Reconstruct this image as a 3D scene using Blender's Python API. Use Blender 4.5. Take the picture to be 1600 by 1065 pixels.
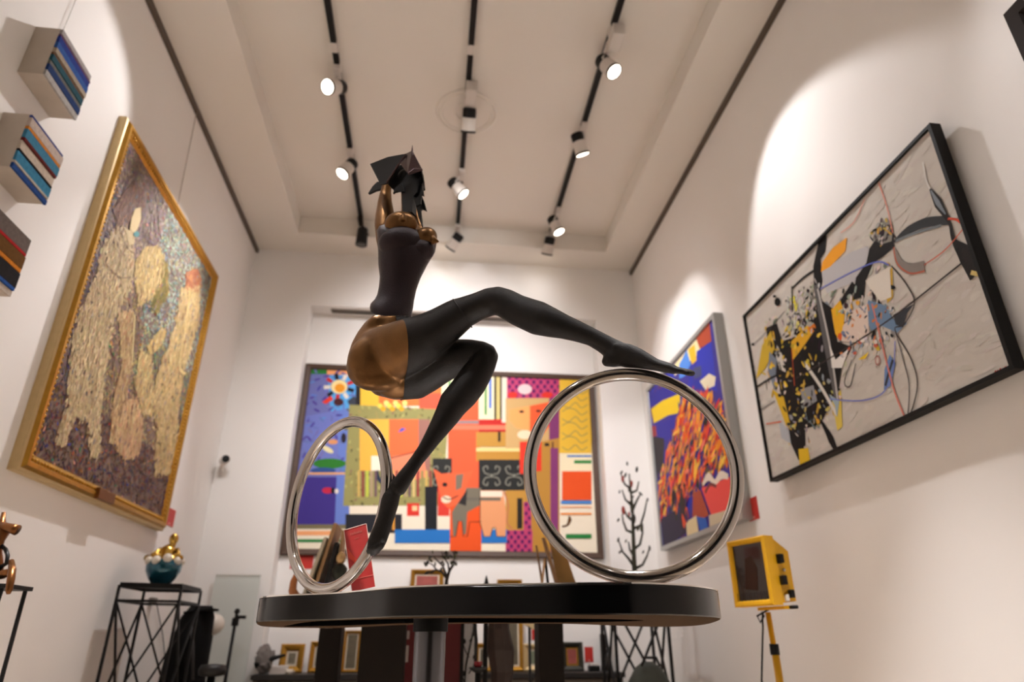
import bpy, bmesh, math, random
from mathutils import Vector, Matrix, Quaternion

for o in list(bpy.data.objects):
    bpy.data.objects.remove(o)
COL = bpy.context.scene.collection
SC = bpy.context.scene
PI = math.pi

# ------------------------------------------------------------------ camera
H = 1.05                                   # camera height above the floor
F_PX = 1027.4
PITCH, YAW, ROLL = math.radians(24.58), math.radians(6.79), math.radians(-0.11)
FW = Vector((math.sin(YAW) * math.cos(PITCH), math.cos(YAW) * math.cos(PITCH), math.sin(PITCH)))
_rt = Vector((math.cos(YAW), -math.sin(YAW), 0))
_up = _rt.cross(FW)
RT = math.cos(ROLL) * _rt + math.sin(ROLL) * _up
UP = -math.sin(ROLL) * _rt + math.cos(ROLL) * _up
cam = bpy.data.cameras.new('camera')
cam.sensor_width = 36
cam.lens = 36 * F_PX / 1600
cam.dof.use_dof = True
cam.dof.focus_distance = 1.36
cam.dof.aperture_fstop = 2.8
cam.clip_start = 0.01
camo = bpy.data.objects.new('camera', cam)
COL.objects.link(camo)
m3 = Matrix((RT, UP, -FW)).transposed()
camo.matrix_world = Matrix.Translation((0, 0, H)) @ m3.to_4x4()
SC.camera = camo

# ------------------------------------------------------------------ light and exposure
SC.view_settings.view_transform = 'Standard'
SC.view_settings.look = 'None'
SC.view_settings.gamma = 1
SC.view_settings.use_curve_mapping = False
SC.view_settings.exposure = 0.20
w = bpy.data.worlds.new('world')
SC.world = w
w.use_nodes = True
w.node_tree.nodes['Background'].inputs[0].default_value = (1, 0.92, 0.84, 1)
w.node_tree.nodes['Background'].inputs[1].default_value = 0.02
LIGHT_COL = (1.0, 0.972, 0.985)

# room sizes (heights are above the floor)
XL, XR, YB, YF = -1.6, 1.69, 5.0, -4.0
ZC, ZT = H + 3.05, H + 3.21               # border ceiling and raised tray
TRX0, TRX1, TRY0, TRY1 = -1.20, 1.375, -3.4, 4.70
NX0, NX1, NZ, ND = -1.09, 1.33, H + 2.545, 0.16
YN = YB + ND                               # back of the niche

# ------------------------------------------------------------------ geometry from measured points
def ray(x, y):
    return RT * ((x - 800) / F_PX) + UP * (-(y - 532.5) / F_PX) + FW
def onX(x, y, X):
    d = ray(x, y); return d * (X / d.x) + Vector((0, 0, H))
def onY(x, y, Y):
    d = ray(x, y); return d * (Y / d.y) + Vector((0, 0, H))
def onZ(x, y, Z):
    d = ray(x, y); return d * ((Z - H) / d.z) + Vector((0, 0, H))

# ------------------------------------------------------------------ materials
def lin(c):
    out = []
    for v in c[:3]:
        v = v / 255.0
        out.append(v / 12.92 if v <= 0.04045 else ((v + 0.055) / 1.055) ** 2.4)
    return tuple(out)
MATS = {}
def mat(name, rgb, rough=0.5, metal=0.0, var=0.0, vscale=20.0, bump=0.0, bscale=200.0, coat=0.0, spec=0.5, emit=None, alpha=None, trans=0.0):
    if name in MATS:
        return MATS[name]
    m = bpy.data.materials.new(name)
    m.use_nodes = True
    nt = m.node_tree
    b = nt.nodes['Principled BSDF']
    c = lin(rgb)
    b.inputs['Base Color'].default_value = (*c, 1)
    b.inputs['Roughness'].default_value = rough
    b.inputs['Metallic'].default_value = metal
    b.inputs['Coat Weight'].default_value = coat
    b.inputs['Specular IOR Level'].default_value = spec
    b.inputs['Transmission Weight'].default_value = trans
    if emit:
        b.inputs['Emission Color'].default_value = (*lin(emit[0]), 1)
        b.inputs['Emission Strength'].default_value = emit[1]
    tc = nt.nodes.new('ShaderNodeTexCoord')
    if var > 0:
        n = nt.nodes.new('ShaderNodeTexNoise'); n.inputs['Scale'].default_value = vscale; n.inputs['Detail'].default_value = 5
        nt.links.new(tc.outputs['Object'], n.inputs['Vector'])
        mx = nt.nodes.new('ShaderNodeMix'); mx.data_type = 'RGBA'
        mx.inputs[6].default_value = (*[v * (1 - var) for v in c], 1)
        mx.inputs[7].default_value = (*[min(1, v * (1 + var)) for v in c], 1)
        nt.links.new(n.outputs['Fac'], mx.inputs[0])
        nt.links.new(mx.outputs[2], b.inputs['Base Color'])
    if bump > 0:
        n2 = nt.nodes.new('ShaderNodeTexNoise'); n2.inputs['Scale'].default_value = bscale; n2.inputs['Detail'].default_value = 4
        nt.links.new(tc.outputs['Object'], n2.inputs['Vector'])
        bp = nt.nodes.new('ShaderNodeBump'); bp.inputs['Strength'].default_value = bump; bp.inputs['Distance'].default_value = 0.002
        nt.links.new(n2.outputs['Fac'], bp.inputs['Height'])
        nt.links.new(bp.outputs['Normal'], b.inputs['Normal'])
    MATS[name] = m
    return m
def paint_mat(name, rough=0.45, spec=0.4, bump=0.35, bscale=160):
    m = bpy.data.materials.new(name); m.use_nodes = True
    nt = m.node_tree; b = nt.nodes['Principled BSDF']
    a = nt.nodes.new('ShaderNodeAttribute'); a.attribute_name = 'paint'
    nt.links.new(a.outputs['Color'], b.inputs['Base Color'])
    b.inputs['Roughness'].default_value = rough; b.inputs['Specular IOR Level'].default_value = spec
    tc = nt.nodes.new('ShaderNodeTexCoord')
    n2 = nt.nodes.new('ShaderNodeTexNoise'); n2.inputs['Scale'].default_value = bscale
    nt.links.new(tc.outputs['Object'], n2.inputs['Vector'])
    bp = nt.nodes.new('ShaderNodeBump'); bp.inputs['Strength'].default_value = bump; bp.inputs['Distance'].default_value = 0.002
    nt.links.new(n2.outputs['Fac'], bp.inputs['Height']); nt.links.new(bp.outputs['Normal'], b.inputs['Normal'])
    return m

M_WALL = mat('white_wall_paint', (240, 236, 232), 0.85, var=0.02, vscale=3, bump=0.06, bscale=90)
M_CEIL = mat('ceiling_paint', (234, 228, 219), 0.9, var=0.02, vscale=2)
M_FLOOR = mat('pale_floor', (206, 188, 166), 0.5, var=0.25, vscale=4)
M_BLACK = mat('black_powder_coat', (12, 11, 11), 0.5, spec=0.3)
M_BLACKM = mat('black_matt', (14, 13, 13), 0.8)
M_WHITE = mat('white_plastic', (222, 214, 206), 0.5)
M_CHROME = mat('polished_steel', (196, 190, 184), 0.08, metal=1.0)
M_GOLD = mat('gold_leaf', (186, 138, 52), 0.36, metal=0.75, var=0.25, vscale=40, bump=0.3, bscale=300)
M_GOLDP = mat('pale_gold', (206, 180, 132), 0.45, metal=0.4, var=0.12, vscale=30)
M_RED = mat('red_card', (196, 44, 34), 0.5)
M_DWOOD = mat('dark_wood', (22, 15, 10), 0.7, spec=0.2, var=0.45, vscale=14, bump=0.4, bscale=60)
M_LWOOD = mat('light_wood', (176, 138, 96), 0.6, var=0.25, vscale=20)

# ------------------------------------------------------------------ mesh helpers
class MB:
    def __init__(s):
        s.bm = bmesh.new()
    def _merge(s, b2, M=None):
        me = bpy.data.meshes.new('tmp'); b2.to_mesh(me); b2.free()
        if M is not None: me.transform(M)
        s.bm.from_mesh(me); bpy.data.meshes.remove(me)
        return s
    def box(s, c, size, rot=None, bevel=0.0):
        b = bmesh.new(); bmesh.ops.create_cube(b, size=1)
        bmesh.ops.scale(b, vec=size, verts=b.verts)
        if bevel > 0:
            bmesh.ops.bevel(b, geom=b.edges[:], offset=bevel, segments=2, affect='EDGES', profile=0.6)
        M = Matrix.Translation(c)
        if rot is not None: M = M @ (rot.to_4x4() if not isinstance(rot, Quaternion) else rot.to_matrix().to_4x4())
        return s._merge(b, M)
    def box2(s, a, b, bevel=0.0):
        a, b = Vector(a), Vector(b)
        return s.box((a + b) / 2, [abs(b[i] - a[i]) for i in range(3)], None, bevel)
    def bar(s, p, q, wd, ht=None, bevel=0.0, up=(0, 0, 1)):
        p, q = Vector(p), Vector(q); d = q - p
        u = Vector(up)
        if abs(d.normalized().dot(u)) > 0.99: u = Vector((0, 1, 0))
        x = d.cross(u).normalized(); z = x.cross(d).normalized()
        R = Matrix((x, d.normalized(), z)).transposed()
        return s.box((p + q) / 2, (wd, d.length, ht or wd), R, bevel)
    def cyl(s, p, q, r0, r1=None, n=24, bevel=0.0):
        p, q = Vector(p), Vector(q); d = q - p
        b = bmesh.new()
        bmesh.ops.create_cone(b, cap_ends=True, segments=n, radius1=r0, radius2=r0 if r1 is None else r1, depth=d.length)
        if bevel > 0:
            ed = [e for e in b.edges if abs(e.verts[0].co.z - e.verts[1].co.z) < 1e-6]
            bmesh.ops.bevel(b, geom=ed, offset=bevel, segments=2, affect='EDGES')
        R = d.to_track_quat('Z', 'Y').to_matrix().to_4x4()
        return s._merge(b, Matrix.Translation((p + q) / 2) @ R)
    def sphere(s, c, r, n=16, scale=(1, 1, 1), rot=None):
        b = bmesh.new(); bmesh.ops.create_uvsphere(b, u_segments=n, v_segments=max(6, n // 2 + 2), radius=1)
        if not hasattr(r, '__len__'): r = (r, r, r)
        M = Matrix.Translation(c)
        if rot is not None: M = M @ rot.to_4x4()
        M = M @ Matrix.Diagonal((r[0] * scale[0], r[1] * scale[1], r[2] * scale[2], 1))
        return s._merge(b, M)
    def lathe(s, c, prof, n=32, axis=(0, 0, 1)):
        b = bmesh.new(); rings = []
        for r, z in prof:
            rings.append([b.verts.new((r * math.cos(2 * PI * k / n), r * math.sin(2 * PI * k / n), z)) for k in range(n)])
        for i in range(len(rings) - 1):
            for k in range(n):
                b.faces.new((rings[i][k], rings[i][(k + 1) % n], rings[i + 1][(k + 1) % n], rings[i + 1][k]))
        b.faces.new(list(reversed(rings[0]))); b.faces.new(rings[-1])
        R = Vector(axis).to_track_quat('Z', 'Y').to_matrix().to_4x4()
        return s._merge(b, Matrix.Translation(c) @ R)
    def tube(s, pts, r, n=10, closed=False):
        pts = [Vector(p) for p in pts]; N = len(pts)
        rs = r if hasattr(r, '__len__') else [r] * N
        b = bmesh.new(); rings = []
        prev = None
        for i, p in enumerate(pts):
            if closed: t = pts[(i + 1) % N] - pts[i - 1]
            else: t = pts[min(i + 1, N - 1)] - pts[max(i - 1, 0)]
            t.normalize()
            if prev is None:
                a = Vector((0, 0, 1)) if abs(t.z) < 0.9 else Vector((1, 0, 0))
                u = t.cross(a).normalized()
            else:
                u = (prev - t * prev.dot(t)).normalized()
            prev = u; v = t.cross(u)
            rings.append([b.verts.new(p + (u * math.cos(2 * PI * k / n) + v * math.sin(2 * PI * k / n)) * rs[i]) for k in range(n)])
        for i in range(N if closed else N - 1):
            A, B = rings[i], rings[(i + 1) % N]
            for k in range(n):
                b.faces.new((A[k], A[(k + 1) % n], B[(k + 1) % n], B[k]))
        if not closed:
            b.faces.new(list(reversed(rings[0]))); b.faces.new(rings[-1])
        bmesh.ops.recalc_face_normals(b, faces=b.faces)
        return s._merge(b)
    def prism(s, pts, depth):
        """closed 3D outline swept along the vector depth"""
        b = bmesh.new(); pts = [Vector(p) for p in pts]; d = Vector(depth)
        A = [b.verts.new(p) for p in pts]; B = [b.verts.new(p + d) for p in pts]
        n = len(pts)
        b.faces.new(A); b.faces.new(list(reversed(B)))
        for k in range(n):
            b.faces.new((A[k], B[k], B[(k + 1) % n], A[(k + 1) % n]))
        bmesh.ops.recalc_face_normals(b, faces=b.faces)
        return s._merge(b)
    def quad(s, pts):
        s.bm.faces.new([s.bm.verts.new(p) for p in pts]); return s
    def loft(s, secs, n=20):
        """secs: (centre, U, W) elliptical sections, rounded ends"""
        b = bmesh.new(); rings = []
        for c, U, W in secs:
            rings.append([b.verts.new(c + U * math.cos(2 * PI * k / n) + W * math.sin(2 * PI * k / n)) for k in range(n)])
        for i in range(len(rings) - 1):
            for k in range(n):
                b.faces.new((rings[i][k], rings[i][(k + 1) % n], rings[i + 1][(k + 1) % n], rings[i + 1][k]))
        b.faces.new(list(reversed(rings[0]))); b.faces.new(rings[-1])
        bmesh.ops.recalc_face_normals(b, faces=b.faces)
        return s._merge(b)
    def build(s, name, m, parent=None, smooth=False, angle=None, loc=None):
        me = bpy.data.meshes.new(name); s.bm.to_mesh(me); s.bm.free()
        o = bpy.data.objects.new(name, me); COL.objects.link(o)
        base = Vector((0, 0, 0))
        if parent is not None:
            o.parent = parent; base = root_loc(parent)
        elif loc is not None:
            base = Vector(loc); o.location = base
        me.transform(Matrix.Translation(-base))
        me.materials.append(m)
        if smooth:
            me.shade_smooth()
            if angle is not None: me.set_sharp_from_angle(angle=math.radians(angle))
        return o
def root_loc(o):
    while o.parent is not None: o = o.parent
    return Vector(o.location)
def tag(o, label=None, cat=None, group=None, kind=None):
    if label: o['label'] = label
    if cat: o['category'] = cat
    if group: o['group'] = group
    if kind: o['kind'] = kind
    return o
def thing(name, loc, label, cat, group=None):
    o = bpy.data.objects.new(name, None); COL.objects.link(o)
    o.location = Vector(loc); o.empty_display_size = 0.05
    return tag(o, label, cat, group)
def struct(name, mb, m):
    o = mb.build(name, m); o['kind'] = 'structure'; return o

# ================================================================== ROOM
struct('floor', MB().box2((XL - 0.1, YF - 0.1, -0.1), (XR + 0.1, YN + 0.1, 0)), M_FLOOR)
struct('wall_left', MB().box2((XL - 0.12, YF - 0.12, -0.1), (XL, YN + 0.12, ZT + 0.1)), M_WALL)
struct('wall_right', MB().box2((XR, YF - 0.12, -0.1), (XR + 0.12, YN + 0.12, ZT + 0.1)), M_WALL)
struct('wall_front', MB().box2((XL, YF - 0.12, -0.1), (XR, YF, ZT + 0.1)), mat('night_glass', (26, 26, 30), 0.15))
wb = MB()
wb.box2((XL, YB, 0), (NX0, YN + 0.12, ZT + 0.1)).box2((NX1, YB, 0), (XR, YN + 0.12, ZT + 0.1))
wb.box2((NX0, YB, NZ), (NX1, YN + 0.12, ZT + 0.1)).box2((NX0, YN, 0), (NX1, YN + 0.12, NZ))
struct('wall_back', wb, M_WALL)
cb = MB()
cb.box2((XL, YF, ZC), (TRX0, YB, ZT + 0.1)).box2((TRX1, YF, ZC), (XR, YB, ZT + 0.1))
cb.box2((TRX0, TRY1, ZC), (TRX1, YB, ZT + 0.1)).box2((TRX0, YF, ZC), (TRX1, TRY0, ZT + 0.1))
cb.box2((TRX0, TRY0, ZT), (TRX1, TRY1, ZT + 0.1))
struct('ceiling', cb, M_CEIL)
M_RAIL = mat('grey_rail', (96, 84, 74), 0.5, metal=0.3)
struct('trim_1', MB().box2((XL, YF, ZC - 0.035), (XL + 0.022, YB, ZC)), M_RAIL)
struct('trim_2', MB().box2((XR - 0.022, YF, ZC - 0.035), (XR, YB, ZC)), M_RAIL)
# plaster rings around the old light point on the ceiling
tr = MB()
for r_, t_ in ((0.195, 0.010), (0.165, 0.007), (0.075, 0.008)):
    tr.tube([(0.10 + r_ * math.cos(2 * PI * k / 48), 3.37 + r_ * math.sin(2 * PI * k / 48), ZT) for k in range(48)], t_, 8, True)
o = tr.build('ceiling_medallion', M_CEIL, smooth=True, loc=(0.10, 3.37, ZT))
tag(o, 'round plaster ceiling rose with concentric rings above the middle track', 'ceiling rose')
# slot vent in the head of the niche
av = thing('air_vent', (0.13, YB + 0.08, NZ), 'long grey slot vent in the niche head above the big wall painting', 'vent')
MB().box2((-0.93, YB + 0.05, NZ - 0.006), (1.2, YB + 0.12, NZ)).build('vent_frame', mat('vent_grey', (140, 130, 120), 0.6), av)
for yy in (0.062, 0.078, 0.094, 0.110):
    MB().box2((-0.92, YB + yy - 0.004, NZ - 0.010), (1.19, YB + yy + 0.004, NZ - 0.006)).build('slat', mat('vent_slat', (112, 104, 96), 0.6), av)

# ================================================================== TRACK LIGHTS
TX = [-0.705, 0.095, 0.893]
TZ = ZT
track_names = ['left ceiling track with black bar and white joints, nearest the gold-framed painting',
               'middle ceiling track with black bar, crossing the round ceiling rose',
               'right ceiling track with black bar, nearest the black-framed abstract painting']
joints = [[(530, 75), (552, 237), (527, 107)], [(738, 78), (727, 150), (719, 270)], [(946, 48), (908, 205), (864, 340)]]
for i, X in enumerate(TX):
    t = thing('ceiling_track', (X, 1.0, TZ), track_names[i], 'light track', 'black tracks along the ceiling')
    MB().box2((X - 0.017, -3.2, TZ - 0.032), (X + 0.017, 4.66, TZ), 0.003).build('rail', M_BLACK, t)
    for (px, py) in joints[i]:
        p = onZ(px, py, TZ - 0.03)
        MB().box2((X - 0.019, p.y - 0.035, TZ - 0.034), (X + 0.019, p.y + 0.035, TZ - 0.005)).build('joint', M_WHITE, t)

def unit(v):
    v = Vector(v); v.normalize(); return v
M_LENS_ON = mat('lit_lens', (255, 246, 230), 0.3, emit=((255, 240, 218), 9.0))
M_LENS_OFF = mat('dark_lens', (40, 38, 36), 0.2)
# lamp-head meshes, pointing along -Z, pivot at the origin
def proto_mesh(mb, name, m):
    o = mb.build(name, m, smooth=True, angle=40); me = o.data; bpy.data.objects.remove(o); return me
P_REAR = proto_mesh(MB().lathe((0, 0, 0), [(0.030, 0.055), (0.040, 0.050), (0.043, 0.042), (0.043, -0.005), (0.030, -0.006)]), 'rear_housing', M_BLACK)
P_FRONT = proto_mesh(MB().lathe((0, 0, 0), [(0.040, -0.004), (0.044, -0.006), (0.047, -0.085), (0.040, -0.086)]), 'front_housing', M_WHITE)
P_RIM = proto_mesh(MB().lathe((0, 0, 0), [(0.046, -0.085), (0.0485, -0.087), (0.0485, -0.098), (0.043, -0.099), (0.042, -0.088)]), 'rim', M_BLACK)
P_LENS = proto_mesh(MB().lathe((0, 0, 0), [(0.004, -0.090), (0.030, -0.0905), (0.0425, -0.091), (0.0425, -0.096), (0.030, -0.0985), (0.004, -0.1)]), 'lens', M_LENS_ON)
P_LENS_OFF = proto_mesh(MB().lathe((0, 0, 0), [(0.004, -0.090), (0.0425, -0.091), (0.0425, -0.096), (0.004, -0.098)]), 'lens', M_LENS_OFF)
P_BLACKF = P_FRONT.copy(); P_BLACKF.materials[0] = M_BLACK

def track_lamp(pos, target, label, energy, cone=58, blend=0.35, black=False, box=False):
    pos = Vector(pos); d = unit(Vector(target) - pos)
    X = min(TX, key=lambda v: abs(v - pos.x))
    root = thing('track_spotlight', (X, pos.y, TZ - 0.034), label, 'spotlight', 'spotlights on the ceiling tracks')
    base = Vector(root.location)
    MB().box2((X - 0.02, pos.y - 0.06, TZ - 0.062), (X + 0.02, pos.y + 0.06, TZ - 0.033), 0.004).build('adapter', M_WHITE if not black else M_BLACK, root)
    if box:
        MB().box2((X - 0.015, pos.y - 0.19, TZ - 0.12), (X + 0.055, pos.y - 0.06, TZ - 0.034), 0.006).build('driver_box', M_WHITE, root)
    side = unit(d.cross(Vector((0, 0, 1)))) * 0.05
    top = Vector((X, pos.y, TZ - 0.06))
    br = MB().tube([top, top * 0.6 + (pos + side) * 0.4 + Vector((0, 0, 0.01)), pos + side, pos + side * 0.7], 0.006, 8)
    br.build('bracket', M_WHITE if not black else M_BLACK, root, smooth=True)
    q = d.to_track_quat('-Z', 'Y')
    for nm, me in (('rear_housing', P_REAR), ('front_housing', P_BLACKF if black else P_FRONT), ('rim', P_RIM), ('lens', P_LENS if energy > 0 else P_LENS_OFF)):
        c = bpy.data.objects.new(nm, me); COL.objects.link(c); c.parent = root
        c.location = pos - base; c.rotation_mode = 'QUATERNION'; c.rotation_quaternion = q
    if energy > 0:
        L = bpy.data.lights.new('spot', 'SPOT'); L.energy = energy; L.color = LIGHT_COL
        L.spot_size = math.radians(cone); L.spot_blend = blend; L.shadow_soft_size = 0.035
        lo = bpy.data.objects.new('spot_beam', L); COL.objects.link(lo)
        lo.location = pos + d * 0.105; lo.rotation_mode = 'QUATERNION'; lo.rotation_quaternion = q
    return root
def head(px, py, z=TZ - 0.15):
    return onZ(px, py, z)
LAMPS = [
    (head(527, 136), (-1.6, 1.88, H + 1.75), 'lit white spotlight on the left track, nearest the camera of the two lit there', 54, 62, 0.35, False, False),
    (head(546, 260), (-1.6, 3.35, H + 1.10), 'lit white spotlight on the left track, farther of the two lit there', 165, 66, 0.6, False, False),
    (head(566, 366, TZ - 0.17), (-0.705, 4.9, H + 0.2), 'all-black unlit spotlight hanging at the far end of the left track', 0, 50, 0.4, True, False),
    (head(733, 182), (0.1, 5.1, H + 1.35), 'spotlight with black back on the middle track, below the ceiling rose', 200, 96, 1.0, False, True),
    (head(712, 290), (1.69, 3.9, H + 1.0), 'glowing white spotlight in the middle of the middle track, turned right', 60, 60, 0.5, False, False),
    (head(713, 374), (-0.3, 5.1, H + 2.55), 'small spotlight at the far end of the middle track', 1.5, 120, 1.0, False, False),
    (head(946, 100), (1.69, 2.2, H + 1.35), 'lit white spotlight with a white driver box on the right track, nearest the camera', 72, 66, 0.3, False, True),
    (head(904, 220), (1.69, 4.3, H + 0.9), 'white and black spotlight on the right track, second from the camera, seen side-on', 48, 58, 0.3, False, False),
    (head(866, 348), (1.69, 4.2, H + 1.0), 'lit white spotlight on the right track, third from the camera', 28, 64, 0.4, False, False),
    (head(858, 380, TZ - 0.13), (0.8, 5.1, H + 2.55), 'small spotlight at the far end of the right track', 1.5, 120, 1.0, False, False),
]
for x_, xt in ((-0.705, -0.72), (0.893, 0.80)):
    LAMPS.append(((x_, 1.75, TZ - 0.15), (xt, 2.0, 0), 'added unseen track spotlight above the viewpoint, bouncing light off the floor', 760, 42, 0.6, False, False))  # unseen lamps added so the floor bounces light onto walls and ceiling
    LAMPS.append(((x_, -1.2, TZ - 0.15), (xt, -1.4, 0), 'added unseen track spotlight above the viewpoint, bouncing light off the floor', 110, 90, 0.6, False, False))  # unseen rear lamps added as weak fill
LAMPS.append(((0.893, 1.0, TZ - 0.15), (1.69, 0.5, H + 1.2), 'added unseen track spotlight above the viewpoint, bouncing light off the floor', 60, 70, 0.5, False, False))
LAMPS.append(((-0.705, 1.0, TZ - 0.15), (-1.6, 0.9, H + 1.4), 'added unseen track spotlight above the viewpoint, bouncing light off the floor', 60, 70, 0.5, False, False))
for x_ in (-0.705, 0.893):
    LAMPS.append(((x_, 1.45, TZ - 0.15), (x_ * 0.6, 5.0, H + 1.75), 'added unseen track spotlight above the viewpoint, bouncing light off the floor', 150, 62, 0.8, False, False))  # unseen pair added to brighten the back wall evenly
LAMPS.append(((-0.705, 0.45, TZ - 0.15), (0.10, 1.35, H + 0.5), 'added unseen track spotlight above the viewpoint, bouncing light off the floor', 52, 30, 0.7, False, False))  # unseen lamp added to raise highlights on the bronze
LAMPS.append(((0.893, 0.75, TZ - 0.15), (0.15, 1.35, H + 0.5), 'added unseen track spotlight above the viewpoint, bouncing light off the floor', 44, 30, 0.7, False, False))  # second added lamp for the highlights, also out of view
for a in LAMPS:
    track_lamp(*a)

# ================================================================== PAINTINGS
class Paint:
    """flat print and impasto as coloured polygons on a canvas; u, v in metres on the canvas plane"""
    def __init__(s, origin, ax, ay, nrm, conv, relief=0.004, total=3000, seed=1):
        s.o, s.ax, s.ay, s.n = Vector(origin), Vector(ax), Vector(ay), Vector(nrm)
        s.conv = conv; s.V = []; s.Fc = []; s.C = []; s.z = 0.0; s.dz = relief / total
        s.rnd = random.Random(seed); s.bound = None
    def uv(s, p):
        P = s.conv(p); d = P - s.o
        return (d.dot(s.ax), d.dot(s.ay))
    def clip(s, q):
        if s.bound is None: return q
        w_, h_ = s.bound
        def cl(q, f):
            out = []
            for i in range(len(q)):
                a, b = q[i - 1], q[i]; fa, fb = f(a), f(b)
                if fa >= 0 and fb >= 0: out.append(b)
                elif fa >= 0 or fb >= 0:
                    t = fa / (fa - fb); x = (a[0] + (b[0] - a[0]) * t, a[1] + (b[1] - a[1]) * t)
                    out.append(x)
                    if fb >= 0: out.append(b)
            return out
        for f in (lambda p: p[0], lambda p: w_ - p[0], lambda p: p[1], lambda p: h_ - p[1]):
            if len(q) < 3: return []
            q = cl(q, f)
        return q
    def raw(s, q, col, jit=0):
        q = s.clip(q)
        if len(q) < 3: return
        s.z += s.dz
        i0 = len(s.V)
        for u, v in q:
            s.V.append(s.o + s.ax * u + s.ay * v + s.n * s.z)
        s.Fc.append(list(range(i0, i0 + len(q))))
        if jit: col = [min(255, max(0, c + s.rnd.uniform(-jit, jit))) for c in col]
        s.C.append((*lin(col), 1))
    def poly(s, pts, col):
        s.raw([s.uv(p) for p in pts], col)
    def rect(s, x0, y0, x1, y1, col):
        s.poly([(x0, y0), (x1, y0), (x1, y1), (x0, y1)], col)
    def ell(s, x, y, rx, ry, col, n=14, rot=0):
        s.poly([(x + rx * math.cos(a) * math.cos(rot) - ry * math.sin(a) * math.sin(rot), y + rx * math.cos(a) * math.sin(rot) + ry * math.sin(a) * math.cos(rot)) for a in [2 * PI * k / n for k in range(n)]], col)
    def line(s, pts, wd, col, sm=True):
        """wd in metres, may be a list; smooth path through the points"""
        q = [Vector(s.uv(p)) for p in pts]
        ws = list(wd) if hasattr(wd, '__len__') else [wd] * len(q)
        if sm and len(q) > 2:
            Q, W = [], []
            for i in range(len(q) - 1):
                p0, p1, p2, p3 = q[max(i - 1, 0)], q[i], q[i + 1], q[min(i + 2, len(q) - 1)]
                for k in range(6):
                    t = k / 6
                    Q.append(0.5 * ((2 * p1) + (p2 - p0) * t + (2 * p0 - 5 * p1 + 4 * p2 - p3) * t * t + (3 * p1 - p0 - 3 * p2 + p3) * t ** 3))
                    W.append(ws[i] * (1 - t) + ws[i + 1] * t)
            Q.append(q[-1]); W.append(ws[-1]); q, ws = Q, W
        nn = []
        for i in range(len(q)):
            t = q[min(i + 1, len(q) - 1)] - q[max(i - 1, 0)]
            t = Vector((-t.y, t.x)); 
            if t.length > 0: t.normalize()
            nn.append(t)
        z0 = s.z
        for i in range(len(q) - 1):
            s.z = z0
            a, b = q[i] + nn[i] * ws[i] / 2, q[i + 1] + nn[i + 1] * ws[i + 1] / 2
            c, d = q[i + 1] - nn[i + 1] * ws[i + 1] / 2, q[i] - nn[i] * ws[i] / 2
            s.raw([tuple(a), tuple(b), tuple(c), tuple(d)], col)
    def dab(s, u, v, L, W, ang, col, jit=12):
        c, sn = math.cos(ang), math.sin(ang)
        q = [(-L, -W * 0.3), (-L * 0.5, -W), (L * 0.5, -W), (L, 0), (L * 0.5, W), (-L * 0.5, W)]
        s.raw([(u + a * c - b * sn, v + a * sn + b * c) for a, b in q], col, jit)
    def build(s, name, m, parent):
        me = bpy.data.meshes.new(name)
        base = root_loc(parent)
        me.from_pydata([v - base for v in s.V], [], s.Fc); 
        at = me.color_attributes.new('paint', 'FLOAT_COLOR', 'CORNER')
        buf = []
        for f, c in zip(s.Fc, s.C):
            for _ in f: buf.extend(c)
        at.data.foreach_set('color', buf)
        me.materials.append(m); me.update()
        o = bpy.data.objects.new(name, me); COL.objects.link(o); o.parent = parent
        return o

def frame_mesh(o, ax, ay, n, w_, h_, prof):
    """mitred frame: prof = closed list of (inset from the outer edge, height off the wall)"""
    mb = MB(); b = mb.bm
    def corner(k, i, z):
        u = i if k in (0, 3) else w_ - i
        v = i if k in (0, 1) else h_ - i
        return o + ax * u + ay * v + n * z
    for k in range(4):
        k2 = (k + 1) % 4
        A = [b.verts.new(corner(k, i, z)) for i, z in prof]; B = [b.verts.new(corner(k2, i, z)) for i, z in prof]
        m = len(prof)
        for j in range(m):
            b.faces.new((A[j], B[j], B[(j + 1) % m], A[(j + 1) % m]))
    bmesh.ops.recalc_face_normals(b, faces=b.faces)
    return mb
AX_Y, AX_Z, AX_X = Vector((0, 1, 0)), Vector((0, 0, 1)), Vector((1, 0, 0))

# ---- big colourful painting in the niche
x0, x1 = -1.085, 1.315
zb, zt = H + 0.575, H + 2.075
ro = thing('painting', (0.1, YN, zb), 'wide colourful patchwork painting with lions in a dark frame in the niche', 'painting')
o0 = Vector((x0, YN, zb)); W_, H_ = x1 - x0, zt - zb
frame_mesh(o0, AX_X, AX_Z, -AX_Y, W_, H_, [(0, 0.0), (0, 0.03), (0.008, 0.036), (0.04, 0.030), (0.046, 0.022), (0.046, 0)]).build('frame', mat('brown_frame', (74, 50, 34), 0.5, var=0.2, vscale=30), ro)
YP = YN - 0.016
MB().box2((x0 + 0.04, YN - 0.014, zb + 0.04), (x1 - 0.04, YN - 0.001, zt - 0.04)).build('canvas_panel', mat('canvas_back', (210, 200, 180), 0.8), ro)
P = Paint((x0 + 0.045, YP, zb + 0.045), AX_X, AX_Z, -AX_Y, lambda p: onY(p[0], p[1], YP), 0.006, 900, 3)
P.bound = (W_ - 0.09, H_ - 0.09)
P.rect(420, 560, 960, 900, (240, 228, 205))
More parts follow.
